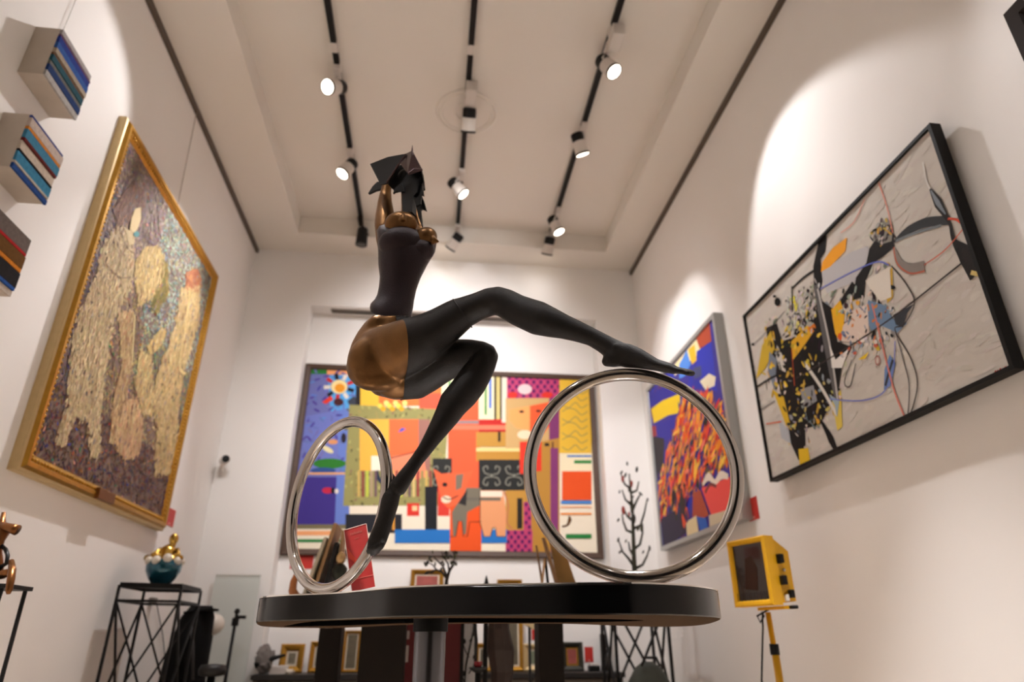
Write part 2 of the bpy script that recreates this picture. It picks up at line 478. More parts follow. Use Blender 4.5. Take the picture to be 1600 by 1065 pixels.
# left blue panels
P.poly([(480, 584), (534, 584), (522, 822), (440, 822)], (108, 112, 172))
P.poly([(488, 570), (512, 570), (511, 584), (484, 584)], (44, 120, 52))
P.poly([(511, 570), (566, 570), (566, 585), (511, 585)], (236, 160, 104))
P.poly([(512, 586), (566, 586), (560, 640), (530, 670), (516, 640)], (86, 162, 222))
P.poly([(530, 640), (562, 634), (552, 820), (522, 820)], (106, 128, 200))
P.poly([(470, 745), (525, 745), (522, 820), (448, 820)], (64, 50, 132))
P.poly([(478, 650), (530, 640), (528, 736), (468, 740)], (112, 122, 192))
for k in range(160):
    u_, v_ = P.rnd.uniform(0, 0.45), P.rnd.uniform(0.25, 1.4)
    P.dab(u_, v_, 0.03, 0.008, P.rnd.uniform(0, PI), P.rnd.choice([(104, 112, 176), (96, 130, 200), (76, 64, 146), (112, 116, 180)]), 8)
P.poly([(448, 745), (528, 745), (525, 820), (444, 820)], (64, 50, 132)); P.poly([(526, 745), (552, 745), (549, 820), (523, 820)], (104, 126, 198))
P.ell(515, 724, 26, 8, (48, 122, 44)); P.ell(505, 735, 20, 5, (50, 80, 140))
P.rect(478, 738, 540, 741, (232, 170, 110)); P.ell(512, 702, 10, 4, (230, 220, 170), rot=0.5); P.ell(520, 690, 8, 4, (220, 150, 100))
P.ell(512, 766, 9, 5, (190, 40, 70)); P.ell(520, 766, 3, 5, (30, 25, 30)); P.ell(526, 767, 3, 4, (220, 210, 200))
P.ell(530, 604, 13, 11, (240, 215, 150)); P.ell(531, 606, 8, 7, (230, 150, 40))
for a_ in range(9):
    an = a_ * 0.7 + 0.3; P.line([(530 + 14 * math.cos(an), 604 + 12 * math.sin(an)), (530 + 24 * math.cos(an), 604 + 21 * math.sin(an))], 0.03, [(30, 28, 34), (226, 216, 204), (196, 44, 38)][a_ % 3], False)
P.poly([(503, 628), (517, 618), (521, 624), (509, 631)], (222, 60, 44)); P.ell(529, 628, 8, 6, (70, 30, 34)); P.poly([(543, 626), (552, 619), (560, 622), (558, 634), (545, 632)], (60, 64, 76))
P.ell(537, 684, 4, 8, (40, 34, 44)); P.ell(536, 662, 4, 5, (60, 50, 60))
# bottom left bands
P.poly([(440, 819), (550, 819), (550, 826), (440, 826)], (122, 112, 82)); P.rect(440, 829, 550, 836, (240, 166, 112)); P.rect(440, 842, 560, 847, (40, 122, 62))
# gold and red patches above the carpet
P.rect(563, 590, 592, 634, (238, 190, 66)); P.rect(592, 590, 700, 634, (240, 120, 60)); P.rect(556, 590, 563, 642, (34, 30, 34))
P.rect(655, 614, 700, 640, (232, 92, 66)); P.rect(690, 590, 718, 618, (226, 226, 184)); P.rect(701, 592, 704, 612, (60, 140, 70))
# carpet with figure
P.poly([(546, 632), (702, 640), (690, 796), (536, 790)], (152, 146, 90))
for k in range(260):
    px_, py_ = P.rnd.uniform(540, 696), P.rnd.uniform(636, 792)
    P.ell(px_, py_, 3.2, 1.4, P.rnd.choice([(120, 114, 66), (186, 178, 110), (96, 92, 60), (170, 150, 90), (140, 104, 88)]), 6, P.rnd.uniform(0, 3))
P.rect(562, 655, 610, 735, (240, 180, 74)); P.rect(608, 655, 654, 738, (242, 112, 66)); P.rect(654, 655, 672, 745, (160, 112, 100)); P.rect(580, 712, 604, 735, (244, 232, 210))
P.poly([(600, 735), (614, 712), (660, 706), (668, 745), (600, 760)], (240, 140, 104))
P.line([(608, 716), (640, 708), (655, 704)], 0.008, (90, 40, 34)); P.poly([(622, 675), (628, 668), (634, 670), (628, 674)], (60, 90, 190)); P.line([(588, 735), (592, 748), (600, 756)], 0.03, (40, 50, 70))
cs = [(150, 140, 84), (206, 172, 96), (142, 72, 62), (194, 202, 76), (176, 150, 120), (110, 84, 90), (214, 186, 120), (150, 60, 60)]
for k in range(20):
    xx = 552 + k * 6.6
    if not 590 < xx < 606: P.rect(xx, 735, xx + 4, 776, cs[k % 8])
for k in range(9):  # glints of light on the gilding, put in as bright yellow spots
    P.ell(594 + k * 4.8, 634 + 5 * math.sin(k * 2.1), 4.2, 4.2, [(255, 214, 92), (240, 170, 40), (250, 226, 130)][k % 3], 8)
# orange column, stripes
P.rect(700, 618, 750, 795, (234, 96, 58)); P.rect(700, 657, 750, 662, (150, 130, 130)); P.rect(700, 664, 790, 671, (238, 124, 94)); P.rect(748, 655, 792, 664, (192, 42, 36)); P.rect(748, 671, 792, 676, (180, 44, 36))
P.rect(748, 584, 774, 655, (238, 226, 186)); P.rect(757, 590, 760.5, 648, (60, 140, 70)); P.rect(764, 590, 768, 638, (60, 110, 200)); P.rect(772, 584, 775.5, 655, (28, 26, 26)); P.rect(775.5, 584, 781, 655, (212, 190, 120)); P.rect(781, 584, 784, 655, (28, 26, 26)); P.rect(784, 584, 791, 660, (226, 216, 196))
# patterned cloth
def cloth(x0_, y0_, x1_, y1_):
    P.rect(x0_, y0_, x1_, y1_, (192, 70, 108))
    r_ = 0; y_ = y0_ + 4
    while y_ < y1_:
        x_ = x0_ + 4 + (5 if r_ % 2 else 0)
        while x_ < x1_:
            P.ell(x_, y_, 3.3, 4.2, (150, 40, 110), 8); P.ell(x_, y_, 1.8, 2.4, (48, 32, 70), 6); x_ += 11
        y_ += 7; r_ += 1
cloth(792, 586, 874, 624); P.ell(820, 608, 11, 8, (232, 200, 200))
P.rect(744, 675, 820, 698, (192, 142, 62)); P.rect(744, 699, 815, 705, (232, 208, 140)); P.rect(744, 705, 818, 720, (190, 138, 58)); P.rect(778, 674, 782, 690, (24, 22, 22))
P.rect(790, 622, 862, 700, (202, 164, 108)); P.rect(858, 622, 874, 860, (126, 56, 106))
P.poly([(796, 640), (828, 634), (828, 672), (806, 668), (796, 656)], (246, 164, 96)); P.poly([(828, 634), (858, 628), (858, 666), (840, 690), (828, 684)], (236, 92, 50))
P.ell(815, 643, 4, 2, (50, 34, 30)); P.ell(841, 642, 4, 2, (60, 34, 30)); P.ell(820, 679, 12, 7, (242, 214, 180)); P.ell(801, 617, 8, 5, (216, 52, 44)); P.ell(855, 617, 9, 5, (216, 52, 44))
P.rect(748, 718, 822, 767, (40, 40, 38)); P.rect(676, 716, 706, 768, (44, 44, 42))
def scroll(cx, cy, sx, sy):
    P.line([(cx + sx * 3, cy + sy * 2), (cx + sx * 10, cy + sy * 4), (cx + sx * 13, cy + sy * 12), (cx + sx * 7, cy + sy * 15), (cx + sx * 6, cy + sy * 10)], 0.010, (128, 126, 114))
for cx in (768, 803, 690):
    for sx in (-1, 1):
        for sy in (-1, 1): scroll(cx, 743, sx, sy)
    P.ell(cx, 743, 3, 3, (128, 126, 114), 8)
P.rect(812, 690, 852, 740, (222, 58, 40)); P.poly([(846, 690), (874, 684), (874, 862), (800, 862), (800, 766), (820, 766), (820, 736), (846, 736)], (184, 134, 58)); P.rect(862, 690, 865, 862, (100, 62, 40))
P.rect(851, 692, 858, 697, (28, 26, 26)); P.rect(790, 766, 822, 830, (192, 142, 62)); P.rect(808, 778, 816, 826, (40, 34, 30))
cloth(790, 828, 832, 864); cloth(818, 784, 830, 830)
P.rect(860, 700, 872, 862, (130, 58, 110))
# right column
P.rect(874, 586, 924, 708, (228, 184, 62))
for k in range(9):
    yy = 610 + k * 11; P.line([(878, yy), (888, yy + 5 * (-1) ** k), (899, yy - 3), (908, yy + 5), (918, yy)], 0.008, (160, 140, 84))
P.rect(876, 708, 924, 736, (240, 226, 190)); P.rect(886, 711, 924, 714, (60, 120, 190)); P.rect(897, 719, 924, 724, (44, 130, 60)); P.rect(878, 736, 924, 781, (228, 84, 34)); P.rect(876, 782, 924, 787, (70, 130, 200)); P.rect(876, 791, 924, 793, (232, 160, 110)); P.rect(876, 801, 924, 804, (232, 140, 60)); P.rect(884, 834, 924, 841, (40, 126, 62))
P.line([(878, 822), (886, 820), (890, 812), (889, 806)], [0.01, 0.014, 0.03, 0.012], (96, 62, 30))
# lower middle
P.rect(546, 790, 702, 832, (240, 226, 204)); P.rect(540, 803, 628, 832, (38, 38, 44)); P.rect(613, 808, 617, 828, (214, 150, 60)); P.rect(636, 786, 655, 806, (218, 56, 44)); P.rect(644, 790, 652, 798, (240, 200, 150)); P.rect(664, 760, 683, 831, (30, 30, 34)); P.rect(664, 827, 683, 832, (196, 140, 60)); P.rect(684, 762, 702, 806, (216, 62, 50))
P.rect(617, 827, 706, 848, (42, 116, 192)); P.rect(748, 827, 792, 848, (42, 116, 192))
# cub
P.rect(703, 786, 752, 870, (232, 86, 34)); P.poly([(726, 762), (752, 762), (752, 788), (730, 800), (728, 834), (708, 838), (706, 800), (716, 784)], (120, 112, 96))
P.poly([(703, 838), (712, 838), (716, 814), (722, 814), (724, 838), (730, 838), (734, 815), (752, 815), (752, 860), (703, 860)], (232, 86, 34))
P.poly([(750, 766), (786, 766), (791, 800), (790, 838), (776, 838), (774, 824), (770, 824), (766, 838), (756, 838), (750, 816)], (228, 156, 108)); P.rect(750, 767, 785, 776, (238, 222, 200)); P.rect(728, 777, 782, 782, (110, 104, 92))
P.poly([(677, 732), (690, 740), (712, 738), (728, 738), (740, 734), (732, 752), (726, 770), (714, 788), (700, 794), (690, 784), (684, 758)], (236, 102, 62)); P.poly([(712, 742), (724, 740), (721, 762), (712, 766)], (124, 112, 96)); P.ell(695, 757, 4, 3.5, (36, 28, 26)); P.ell(697, 780, 8, 6, (240, 216, 186)); P.line([(692, 776), (702, 780), (716, 774)], 0.008, (70, 40, 34)); P.poly([(716, 786), (730, 764), (728, 790)], (44, 40, 40))
P.line([(788, 768), (794, 790), (792, 815), (800, 826)], 0.014, (190, 120, 80))
for q in ([(703, 838), (712, 838), (716, 814), (722, 814), (724, 838), (730, 838), (734, 815), (752, 815)], [(750, 766), (750, 816), (756, 838), (766, 838), (770, 824), (774, 824), (776, 838), (790, 838)]):
    P.line(q, 0.006, (60, 34, 26), False)
P.build('painted_surface', paint_mat('acrylic_paint', 0.6, 0.15), ro)

# ---- large gold-framed figure painting on the left wall
ya, yb_, za, zc = 2.655, 4.185, H + 0.594, H + 2.325
ro = thing('painting', (XL, (ya + yb_) / 2, za), 'tall gold-framed impasto painting of pale robed figures on the left wall', 'painting')
fo = Vector((XL, yb_, za)); axl = Vector((0, -1, 0)); nl = Vector((1, 0, 0)); W_, H_ = yb_ - ya, zc - za
frame_mesh(fo, axl, AX_Z, nl, W_, H_, [(0, 0), (0, 0.030), (0.004, 0.036), (0.014, 0.040), (0.016, 0.03), (0.016, 0)]).build('outer_frame', M_GOLDP, ro)
frame_mesh(fo, axl, AX_Z, nl, W_, H_, [(0.013, 0.02), (0.013, 0.040), (0.024, 0.054), (0.040, 0.054), (0.048, 0.044), (0.062, 0.042), (0.076, 0.032), (0.078, 0.02)]).build('inner_frame', M_GOLD, ro)
bd = MB(); i_ = 0.055
for k in range(70):
    v = za + i_ + (H_ - 2 * i_) * (k + 0.5) / 70
    for y_ in (ya + i_, yb_ - i_): bd.sphere((XL + 0.044, y_, v), 0.0075, 6)
for k in range(62):
    y_ = ya + i_ + (W_ - 2 * i_) * (k + 0.5) / 62
    for v in (za + i_, zc - i_): bd.sphere((XL + 0.044, y_, v), 0.0075, 6)
o = bd.build('bead_trim', M_GOLD, ro, smooth=True); o['kind'] = 'stuff'
pq = onX(166, 772, XL + 0.06)
MB().box((XL + 0.058, pq.y, za + 0.036), (0.02, 0.17, 0.05), None, 0.004).build('name_plate', mat('bronze_plate', (126, 82, 40), 0.4, metal=0.6), ro)
XP = XL + 0.030
MB().box2((XL + 0.001, ya + 0.05, za + 0.05), (XP - 0.002, yb_ - 0.05, zc - 0.05)).build('canvas_panel', mat('canvas_back', (210, 200, 180), 0.8), ro)
cw = lambda p: (p[0] / 1.5225, 150 + p[1] / 1.5225)
P = Paint((XP, yb_ - 0.076, za + 0.076), axl, AX_Z, nl, lambda p: onX(*cw(p), XP), 0.006, 17000, 5)
P.bound = (W_ - 0.152, H_ - 0.152); BW, BH = P.bound
P.raw([(0, 0), (BW, 0), (BW, BH), (0, BH)], (128, 108, 98))
FIGS = [
    ([(262, 325), (290, 312), (318, 335), (316, 400), (312, 450), (285, 500), (262, 560), (250, 650), (238, 760), (235, 850), (215, 860), (205, 770), (180, 760), (150, 830), (130, 820), (160, 740), (165, 600), (195, 500), (225, 430), (240, 370)], [(214, 192, 148), (206, 182, 140), (222, 202, 160), (190, 164, 130)]),
    ([(322, 390), (345, 358), (375, 355), (392, 390), (385, 440), (360, 480), (330, 500), (318, 440)], [(222, 196, 140), (212, 184, 126), (200, 172, 118)]),
    ([(280, 515), (318, 512), (312, 640), (296, 720), (272, 830), (258, 825), (272, 700), (290, 640)], [(214, 190, 140), (200, 170, 126), (180, 140, 104)]),
    ([(300, 720), (325, 722), (340, 780), (330, 850), (300, 866), (272, 840), (270, 780)], [(216, 176, 132), (206, 160, 128), (220, 190, 140)]),
    ([(430, 460), (475, 450), (472, 540), (440, 640), (425, 720), (422, 800), (402, 895), (366, 905), (372, 800), (362, 700), (388, 620), (418, 540)], [(208, 178, 124), (196, 166, 118), (214, 190, 140)]),
    ([(348, 596), (384, 548), (396, 560), (372, 605), (356, 616)], [(222, 192, 128), (212, 182, 120)]),
    ([(330, 600), (360, 620), (362, 760), (340, 760), (320, 690)], [(214, 194, 140), (196, 176, 126), (204, 160, 110)]),
    ([(290, 232), (318, 208), (344, 226), (344, 268), (318, 262), (305, 300), (280, 310), (268, 270)], [(136, 100, 84), (120, 86, 76), (154, 116, 90)]),
    ([(380, 380), (398, 400), (400, 470), (370, 520), (355, 490), (380, 440)], [(150, 132, 76), (168, 142, 84), (120, 116, 70)]),
    ([(440, 420), (468, 410), (480, 440), (470, 470), (440, 460)], [(176, 110, 78), (160, 96, 76), (196, 140, 96)]),
]
FUV = [([P.uv(p) for p in pts], cols) for pts, cols in FIGS]
def inside(q, u, v):
    c = False; j = len(q) - 1
    for i in range(len(q)):
        if (q[i][1] > v) != (q[j][1] > v) and u < (q[j][0] - q[i][0]) * (v - q[i][1]) / (q[j][1] - q[i][1]) + q[i][0]: c = not c
        j = i
    return c
# u runs from the far end (photo right) to the near end (photo left)
def field(u, v, R):
    a, b = 1 - u / BW, v / BH
    r_ = R.random()
    if b < 0.2: base = [(96, 66, 62), (122, 84, 70), (84, 62, 78), (140, 96, 66), (70, 66, 92), (110, 78, 60)]
    elif a < 0.22 and b < 0.8: base = [(92, 82, 100), (120, 104, 108), (74, 74, 104), (130, 104, 90), (150, 130, 116)]
    elif b > 0.55 and a > 0.4: base = [(150, 166, 156), (170, 178, 160), (128, 160, 158), (160, 158, 140), (184, 178, 140)]
    elif b > 0.62: base = [(150, 132, 130), (164, 140, 120), (134, 116, 124), (170, 152, 130)]
    elif a > 0.45 and b > 0.38: base = [(120, 146, 120), (150, 160, 124), (104, 138, 128), (160, 148, 104), (176, 160, 110)]
    elif a > 0.8: base = [(112, 96, 100), (90, 80, 92), (130, 106, 96)]
    else: base = [(170, 146, 108), (150, 124, 96), (184, 160, 120), (136, 104, 92), (190, 168, 122)]
    if r_ < 0.05: return R.choice([(170, 60, 46), (66, 84, 150), (190, 130, 50), (72, 120, 84), (210, 150, 130)])
    return R.choice(base)
R = P.rnd
from mathutils import noise as mn
def figcol(u, v, R):
    uu, vv = u + R.gauss(0, .010), v + R.gauss(0, .010)
    for q, cols in FUV:
        if inside(q, uu, vv):
            n_ = mn.noise((u * 16 + 3, v * 5, 0.0)); m_ = mn.noise((u * 40, v * 22, 4.0))
            c = R.choice(cols); l_ = 1.04 + .15 * n_ + .10 * m_
            if R.random() < .07: c = R.choice([(150, 112, 96), (136, 120, 120), (190, 130, 96), (120, 100, 92), (170, 150, 150), (110, 120, 130)])
            return [x * l_ for x in c], True
    return None, False
def bgdab(u, v):
    l_ = 1 + .28 * mn.noise((u * 9, v * 9, 7.0)) + .2 * mn.noise((u * 30, v * 30, 2.0))
    P.dab(u, v, R.uniform(0.006, 0.016), R.uniform(0.0028, 0.0055), R.uniform(0, PI), [x * l_ for x in field(u, v, R)], 14)
for k in range(8000):
    bgdab(R.uniform(0, BW), R.uniform(0, BH))
for q, cols in FUV:
    c_m = [sum(c[i] for c in cols) / len(cols) * .93 for i in range(3)]
    P.raw(q if len(q) < 9 else q, c_m) if len(q) < 9 else [P.dab(u, v, .02, .012, PI / 2 + R.uniform(-.3, .3), c_m, 6) for u, v in [(R.uniform(min(p[0] for p in q), max(p[0] for p in q)), R.uniform(min(p[1] for p in q), max(p[1] for p in q))) for _ in range(1900)] if inside(q, u, v)]
for k in range(12000):
    u, v = R.uniform(0, BW), R.uniform(0, BH)
    c, fig = figcol(u, v, R)
    if fig: P.dab(u, v, R.uniform(0.008, 0.022), R.uniform(0.0022, 0.0045), PI / 2 + R.uniform(-0.5, 0.5), c, 6)
    elif R.random() < .16: bgdab(u, v)
for q, cols in FUV[:7]:                                             # folds of the robes
    us = [p[0] for p in q]; vs = [p[1] for p in q]
    for k in range(26):
        u, v = R.uniform(min(us), max(us)), R.uniform(min(vs), max(vs)); L_ = R.uniform(.02, .07); dx = R.uniform(-.012, .012)
        if inside(q, u, v) and inside(q, u + dx, v - L_):
            P.dab(u + dx / 2, v - L_ / 2, L_ / 2, .0028, PI / 2 + R.uniform(-.25, .25), R.choice([(148, 118, 94), (226, 206, 158), (232, 212, 166), (130, 104, 90)]), 8)
P.poly([(318, 268), (332, 264), (333, 290), (326, 312), (318, 326), (306, 316), (310, 290)], (224, 200, 150)); P.poly([(296, 316), (312, 320), (316, 350), (304, 356)], (206, 184, 140))
P.line([(282, 316), (300, 360), (318, 375)], 0.006, (140, 118, 96)); P.line([(250, 400), (280, 430), (310, 430)], 0.006, (140, 118, 96)); P.line([(262, 350), (285, 390), (262, 440)], 0.005, (150, 124, 98))
P.ell(322, 328, 7, 7, (90, 150, 150)); P.line([(318, 520), (312, 620), (312, 640)], 0.012, (226, 204, 150)); P.line([(450, 455), (440, 540), (425, 640), (440, 660)], 0.016, (224, 196, 136))
P.build('painted_surface', paint_mat('oil_impasto', 0.6, 0.2, 0.5, 220), ro)
# hanging wires of the painting run up to the ceiling rail
MB().tube([onX(306, 180, XL + 0.012) + Vector((0, 0, 0.02)), onX(278, 318, XL + 0.012)], 0.0022, 6).build('hanging_wire', mat('steel_wire', (150, 142, 134), 0.4, metal=0.8), ro)

# ---- black-framed abstract on the right wall
ya, yb_, za, zc = 1.555, 3.03, H + 0.706, H + 1.612
ro = thing('painting', (XR, (ya + yb_) / 2, za), 'wide black-framed abstract painting, black and yellow marks on pale grey, on the right wall', 'painting')
fo = Vector((XR, ya, za)); axr = Vector((0, 1, 0)); nr = Vector((-1, 0, 0)); W_, H_ = yb_ - ya, zc - za
MBK = mat('black_frame', (16, 15, 14), 0.6, spec=0.2)
frame_mesh(fo, axr, AX_Z, nr, W_, H_, [(0, 0.025), (0, 0.065), (0.014, 0.065), (0.014, 0.052), (0.018, 0.025)]).build('frame', MBK, ro)
XP = XR - 0.054
MB().box2((XR - 0.027, ya + 0.3, zc - 0.2), (XR, yb_ - 0.3, zc - 0.12)).build('wall_cleat', M_LWOOD, ro)
MB().box2((XP + 0.001, ya + 0.012, za + 0.012), (XR - 0.026, yb_ - 0.012, zc - 0.012)).build('canvas_panel', mat('canvas_back', (210, 200, 180), 0.8), ro)
cw3 = lambda p: (1140 + p[0] / 1.7174, 160 + p[1] / 1.7174)
P = Paint((XP, yb_ - 0.014, za + 0.014), Vector((0, -1, 0)), AX_Z, nr, lambda p: onX(*cw3(p), XP), 0.006, 3000, 8)
P.bound = (W_ - 0.028, H_ - 0.028); BW, BH = P.bound; R = P.rnd
P.raw([(0, 0), (BW, 0), (BW, BH), (0, BH)], (206, 199, 190))
for k in range(700):
    P.dab(R.uniform(0, BW), R.uniform(0, BH), R.uniform(0.01, 0.05), R.uniform(0.004, 0.012), R.uniform(-0.4, 0.4), R.choice([(208, 201, 192), (202, 195, 186), (211, 205, 196), (205, 196, 188)]), 2)
K = (24, 22, 22)
def scatter(poly, cols, n, lo=0.006, hi=0.02, an=None, slim=0.4):
    q = [P.uv(p) for p in poly]; us = [p[0] for p in q]; vs = [p[1] for p in q]
    for k in range(n):
        u, v = R.uniform(min(us), max(us)), R.uniform(min(vs), max(vs))
        if inside(q, u, v): P.dab(u, v, R.uniform(lo, hi), R.uniform(lo * slim, hi * slim), R.uniform(0, PI) if an is None else an + R.uniform(-0.4, 0.4), R.choice(cols), 10)
scatter([(90, 590), (160, 540), (330, 430), (440, 330), (440, 560), (480, 600), (420, 660), (330, 690), (300, 800), (210, 960), (150, 900), (90, 740)], [(200, 190, 176), (150, 148, 144), (210, 172, 60), (120, 116, 110), (214, 206, 196), (60, 56, 54)], 420, 0.008, 0.03)
P.poly([(245, 452), (330, 400), (372, 385), (384, 425), (345, 478), (262, 512)], (192, 190, 192))
P.poly([(240, 372), (262, 356), (258, 400), (246, 420), (250, 480), (240, 530), (228, 500), (225, 440)], K)
P.poly([(100, 604), (128, 592), (142, 640), (176, 628), (215, 560), (246, 530), (282, 555), (330, 480), (346, 496), (300, 548), (276, 572), (288, 640), (330, 656), (304, 700), (294, 770), (270, 812), (246, 862), (204, 876), (206, 950), (186, 960), (166, 916), (150, 820), (132, 760), (116, 700), (102, 650)], K)
P.poly([(376, 392), (405, 350), (440, 338), (444, 388), (412, 415), (388, 430), (366, 480), (362, 522), (332, 530), (340, 470), (368, 430)], (34, 31, 30))
P.poly([(400, 330), (424, 308), (440, 330), (436, 372), (410, 380), (384, 366)], (140, 136, 128)); scatter([(370, 350), (424, 308), (440, 350), (400, 390)], [(200, 160, 70), (90, 86, 80), (190, 184, 174), (40, 36, 34)], 60)
P.poly([(250, 428), (278, 390), (316, 362), (312, 398), (272, 440), (246, 455)], (246, 166, 46))
P.poly([(166, 642), (214, 592), (232, 606), (204, 648), (170, 692)], (226, 172, 44)); P.poly([(274, 556), (298, 530), (310, 570), (306, 640), (286, 628)], (238, 178, 40)); P.poly([(88, 652), (112, 612), (122, 660), (98, 712), (72, 742)], (206, 172, 52))
P.ell(222, 604, 10, 13, (214, 120, 40)); P.ell(298, 628, 7, 10, (224, 96, 40))
P.poly([(116, 770), (146, 790), (168, 880), (152, 866)], (216, 176, 44)); P.poly([(186, 930), (212, 926), (219, 972), (190, 986)], (228, 188, 40)); P.poly([(276, 800), (300, 770), (304, 870), (290, 880)], (226, 200, 90)); P.poly([(424, 462), (438, 440), (440, 522), (424, 540)], (216, 174, 70))
P.poly([(128, 650), (146, 684), (152, 724), (136, 716), (126, 684)], (214, 208, 200)); P.poly([(190, 770), (226, 758), (236, 800), (202, 822)], (150, 150, 152)); P.poly([(108, 668), (128, 690), (122, 772), (104, 722)], (120, 130, 144)); P.poly([(132, 850), (160, 880), (166, 916), (140, 900)], (180, 184, 190))
scatter([(150, 560), (230, 540), (230, 610), (160, 640)], [(170, 168, 164), (40, 40, 40), (200, 196, 190)], 90)
scatter([(100, 600), (290, 560), (300, 800), (200, 950), (130, 760)], [(28, 26, 26), (208, 180, 60), (150, 148, 146), (28, 26, 26), (226, 218, 206)], 120, 0.006, 0.02)
scatter([(84, 640), (150, 590), (240, 560), (250, 700), (240, 860), (180, 900), (130, 780)], [(216, 176, 56), (196, 160, 60), (232, 196, 70), (30, 28, 26), (30, 28, 26)], 150, 0.008, 0.026)
scatter([(150, 530), (240, 470), (250, 560), (160, 620)], [(170, 168, 160), (120, 118, 112), (40, 38, 36), (206, 200, 120), (210, 206, 198)], 160, 0.006, 0.02)
scatter([(230, 780), (250, 720), (300, 760), (240, 880), (150, 890), (170, 820)], [(150, 152, 156), (60, 60, 62), (200, 190, 110), (30, 28, 28), (110, 124, 140)], 120, 0.006, 0.02)
scatter([(270, 540), (340, 470), (440, 420), (440, 600), (330, 650)], [(30, 28, 28), (216, 170, 60), (160, 158, 156), (222, 212, 200)], 90, 0.006, 0.022)
P.line([(232, 490), (262, 640), (290, 800)], [0.03, 0.05, 0.03], (96, 94, 94)); P.line([(238, 500), (272, 660), (292, 800)], 0.012, (190, 186, 182))
P.poly([(270, 650), (286, 690), (322, 660), (304, 712), (276, 712)], (232, 228, 222)); P.line([(206, 704), (245, 760), (290, 838)], 0.018, (222, 216, 208)); P.poly([(268, 782), (296, 800), (290, 846), (284, 812)], (160, 180, 190))
P.poly([(366, 478), (432, 440), (436, 522), (406, 534), (380, 500)], (228, 220, 208))
P.poly([(374, 530), (420, 545), (440, 580), (478, 592), (452, 618), (412, 600), (382, 612), (364, 570)], (112, 138, 168)); P.poly([(330, 560), (372, 540), (376, 618), (330, 644), (302, 640), (306, 600)], (226, 206, 192))
scatter([(300, 560), (440, 540), (440, 640), (300, 690)], [(120, 140, 166), (40, 38, 40), (230, 222, 212), (210, 130, 70), (90, 110, 140)], 130, 0.005, 0.018)
P.poly([(440, 570), (498, 540), (478, 566), (468, 604), (448, 596)], (60, 62, 68))
for k in range(16):
    P.ell(306 + k * 7.6 + R.uniform(-6, 6), 676 - k * 3.4 + R.uniform(-14, 14), R.uniform(4, 7), R.uniform(4, 7), R.choice([(226, 214, 204), (200, 100, 76), (236, 226, 216), (190, 186, 186)]), 9)
P.poly([(346, 690), (376, 668), (366, 688)], (236, 200, 50)); P.line([(330, 690), (310, 750), (326, 760), (340, 700)], 0.005, (70, 66, 64)); P.ell(399, 692, 7, 14, (170, 120, 110)); P.ell(399, 692, 4, 9, (214, 200, 190))
P.poly([(432, 676), (447, 700), (434, 760), (416, 772), (418, 716)], (110, 140, 190)); P.line([(440, 690), (428, 730), (420, 760)], 0.012, (60, 60, 66))
P.line([(246, 852), (264, 884), (274, 904), (290, 938)], [0.012, 0.03, 0.04, 0.02], K)
P.line([(245, 500), (330, 455), (395, 428), (430, 436)], 0.006, (110, 120, 200)); P.line([(270, 795), (350, 800), (412, 780), (440, 720), (446, 640)], 0.005, (120, 130, 205))
P.line([(436, 438), (478, 490), (498, 540), (470, 596), (446, 610), (490, 690), (506, 760), (486, 842)], 0.005, (60, 56, 54)); P.line([(446, 610), (468, 690), (484, 760), (480, 842)], 0.004, (70, 66, 64))
P.line([(634, 424), (500, 530), (420, 590), (330, 650), (180, 740)], 0.006, (58, 50, 46)); P.line([(402, 215), (424, 280), (440, 350)], 0.005, (222, 140, 120)); P.line([(364, 260), (336, 320), (300, 350)], 0.005, (226, 160, 140)); P.line([(384, 540), (404, 620), (440, 760), (470, 840)], 0.008, (214, 130, 116)); P.line([(168, 660), (176, 760)], 0.006, (190, 80, 50), False)
P.line([(76, 762), (110, 740), (140, 728)], 0.01, K); P.line([(84, 826), (124, 800)], 0.004, K, False); P.line([(100, 862), (140, 856)], 0.006, (216, 96, 60), False); P.line([(64, 650), (100, 616), (150, 560)], 0.004, (80, 76, 74)); P.ell(64, 649, 4, 4, K); P.ell(130, 535, 9, 12, K, 7); P.ell(122, 520, 5, 4, K, 6)
P.line([(168, 500), (200, 470), (226, 452)], 0.012, K); P.line([(168, 492), (170, 556)], 0.01, (60, 56, 40), False); P.line([(174, 520), (180, 560)], 0.012, (226, 214, 60), False)
# sweeping marks at the right
P.line([(444, 374), (480, 344), (530, 322), (592, 316)], [0.012, 0.03, 0.034, 0.03], (58, 60, 62)); P.line([(448, 372), (500, 350), (570, 330)], 0.01, (120, 126, 130))
P.line([(444, 392), (456, 428), (484, 446), (524, 440)], [0.012, 0.03, 0.04, 0.04], (142, 134, 128)); P.line([(442, 388), (452, 432), (486, 458), (526, 452)], 0.006, (190, 100, 76))
P.line([(540, 232), (562, 270), (592, 322), (604, 370), (636, 408), (668, 458)], [0.006, 0.035, 0.012, 0.016, 0.06, 0.07], (40, 36, 34)); P.line([(542, 236), (560, 268), (582, 300)], [0.004, 0.018, 0.004], (130, 138, 146)); P.line([(650, 456), (674, 462)], 0.014, (214, 190, 120), False)
P.line([(588, 312), (610, 314), (626, 326)], 0.008, (206, 84, 60)); P.line([(524, 436), (580, 396), (630, 338)], 0.004, (214, 110, 84)); P.line([(520, 160), (530, 210), (540, 232)], 0.006, (226, 222, 216))
for k, (xx, yy) in enumerate([(714, 724), (720, 720), (727, 718), (734, 716), (741, 713), (748, 711)]):
    P.line([(xx, yy + 3), (xx + 2, yy - 4 + (k % 2) * 3), (xx + 4, yy + 2)], 0.004, (200, 50, 44))
P.build('painted_surface', paint_mat('mixed_media_paint', 0.7, 0.15, 0.3, 160), ro)

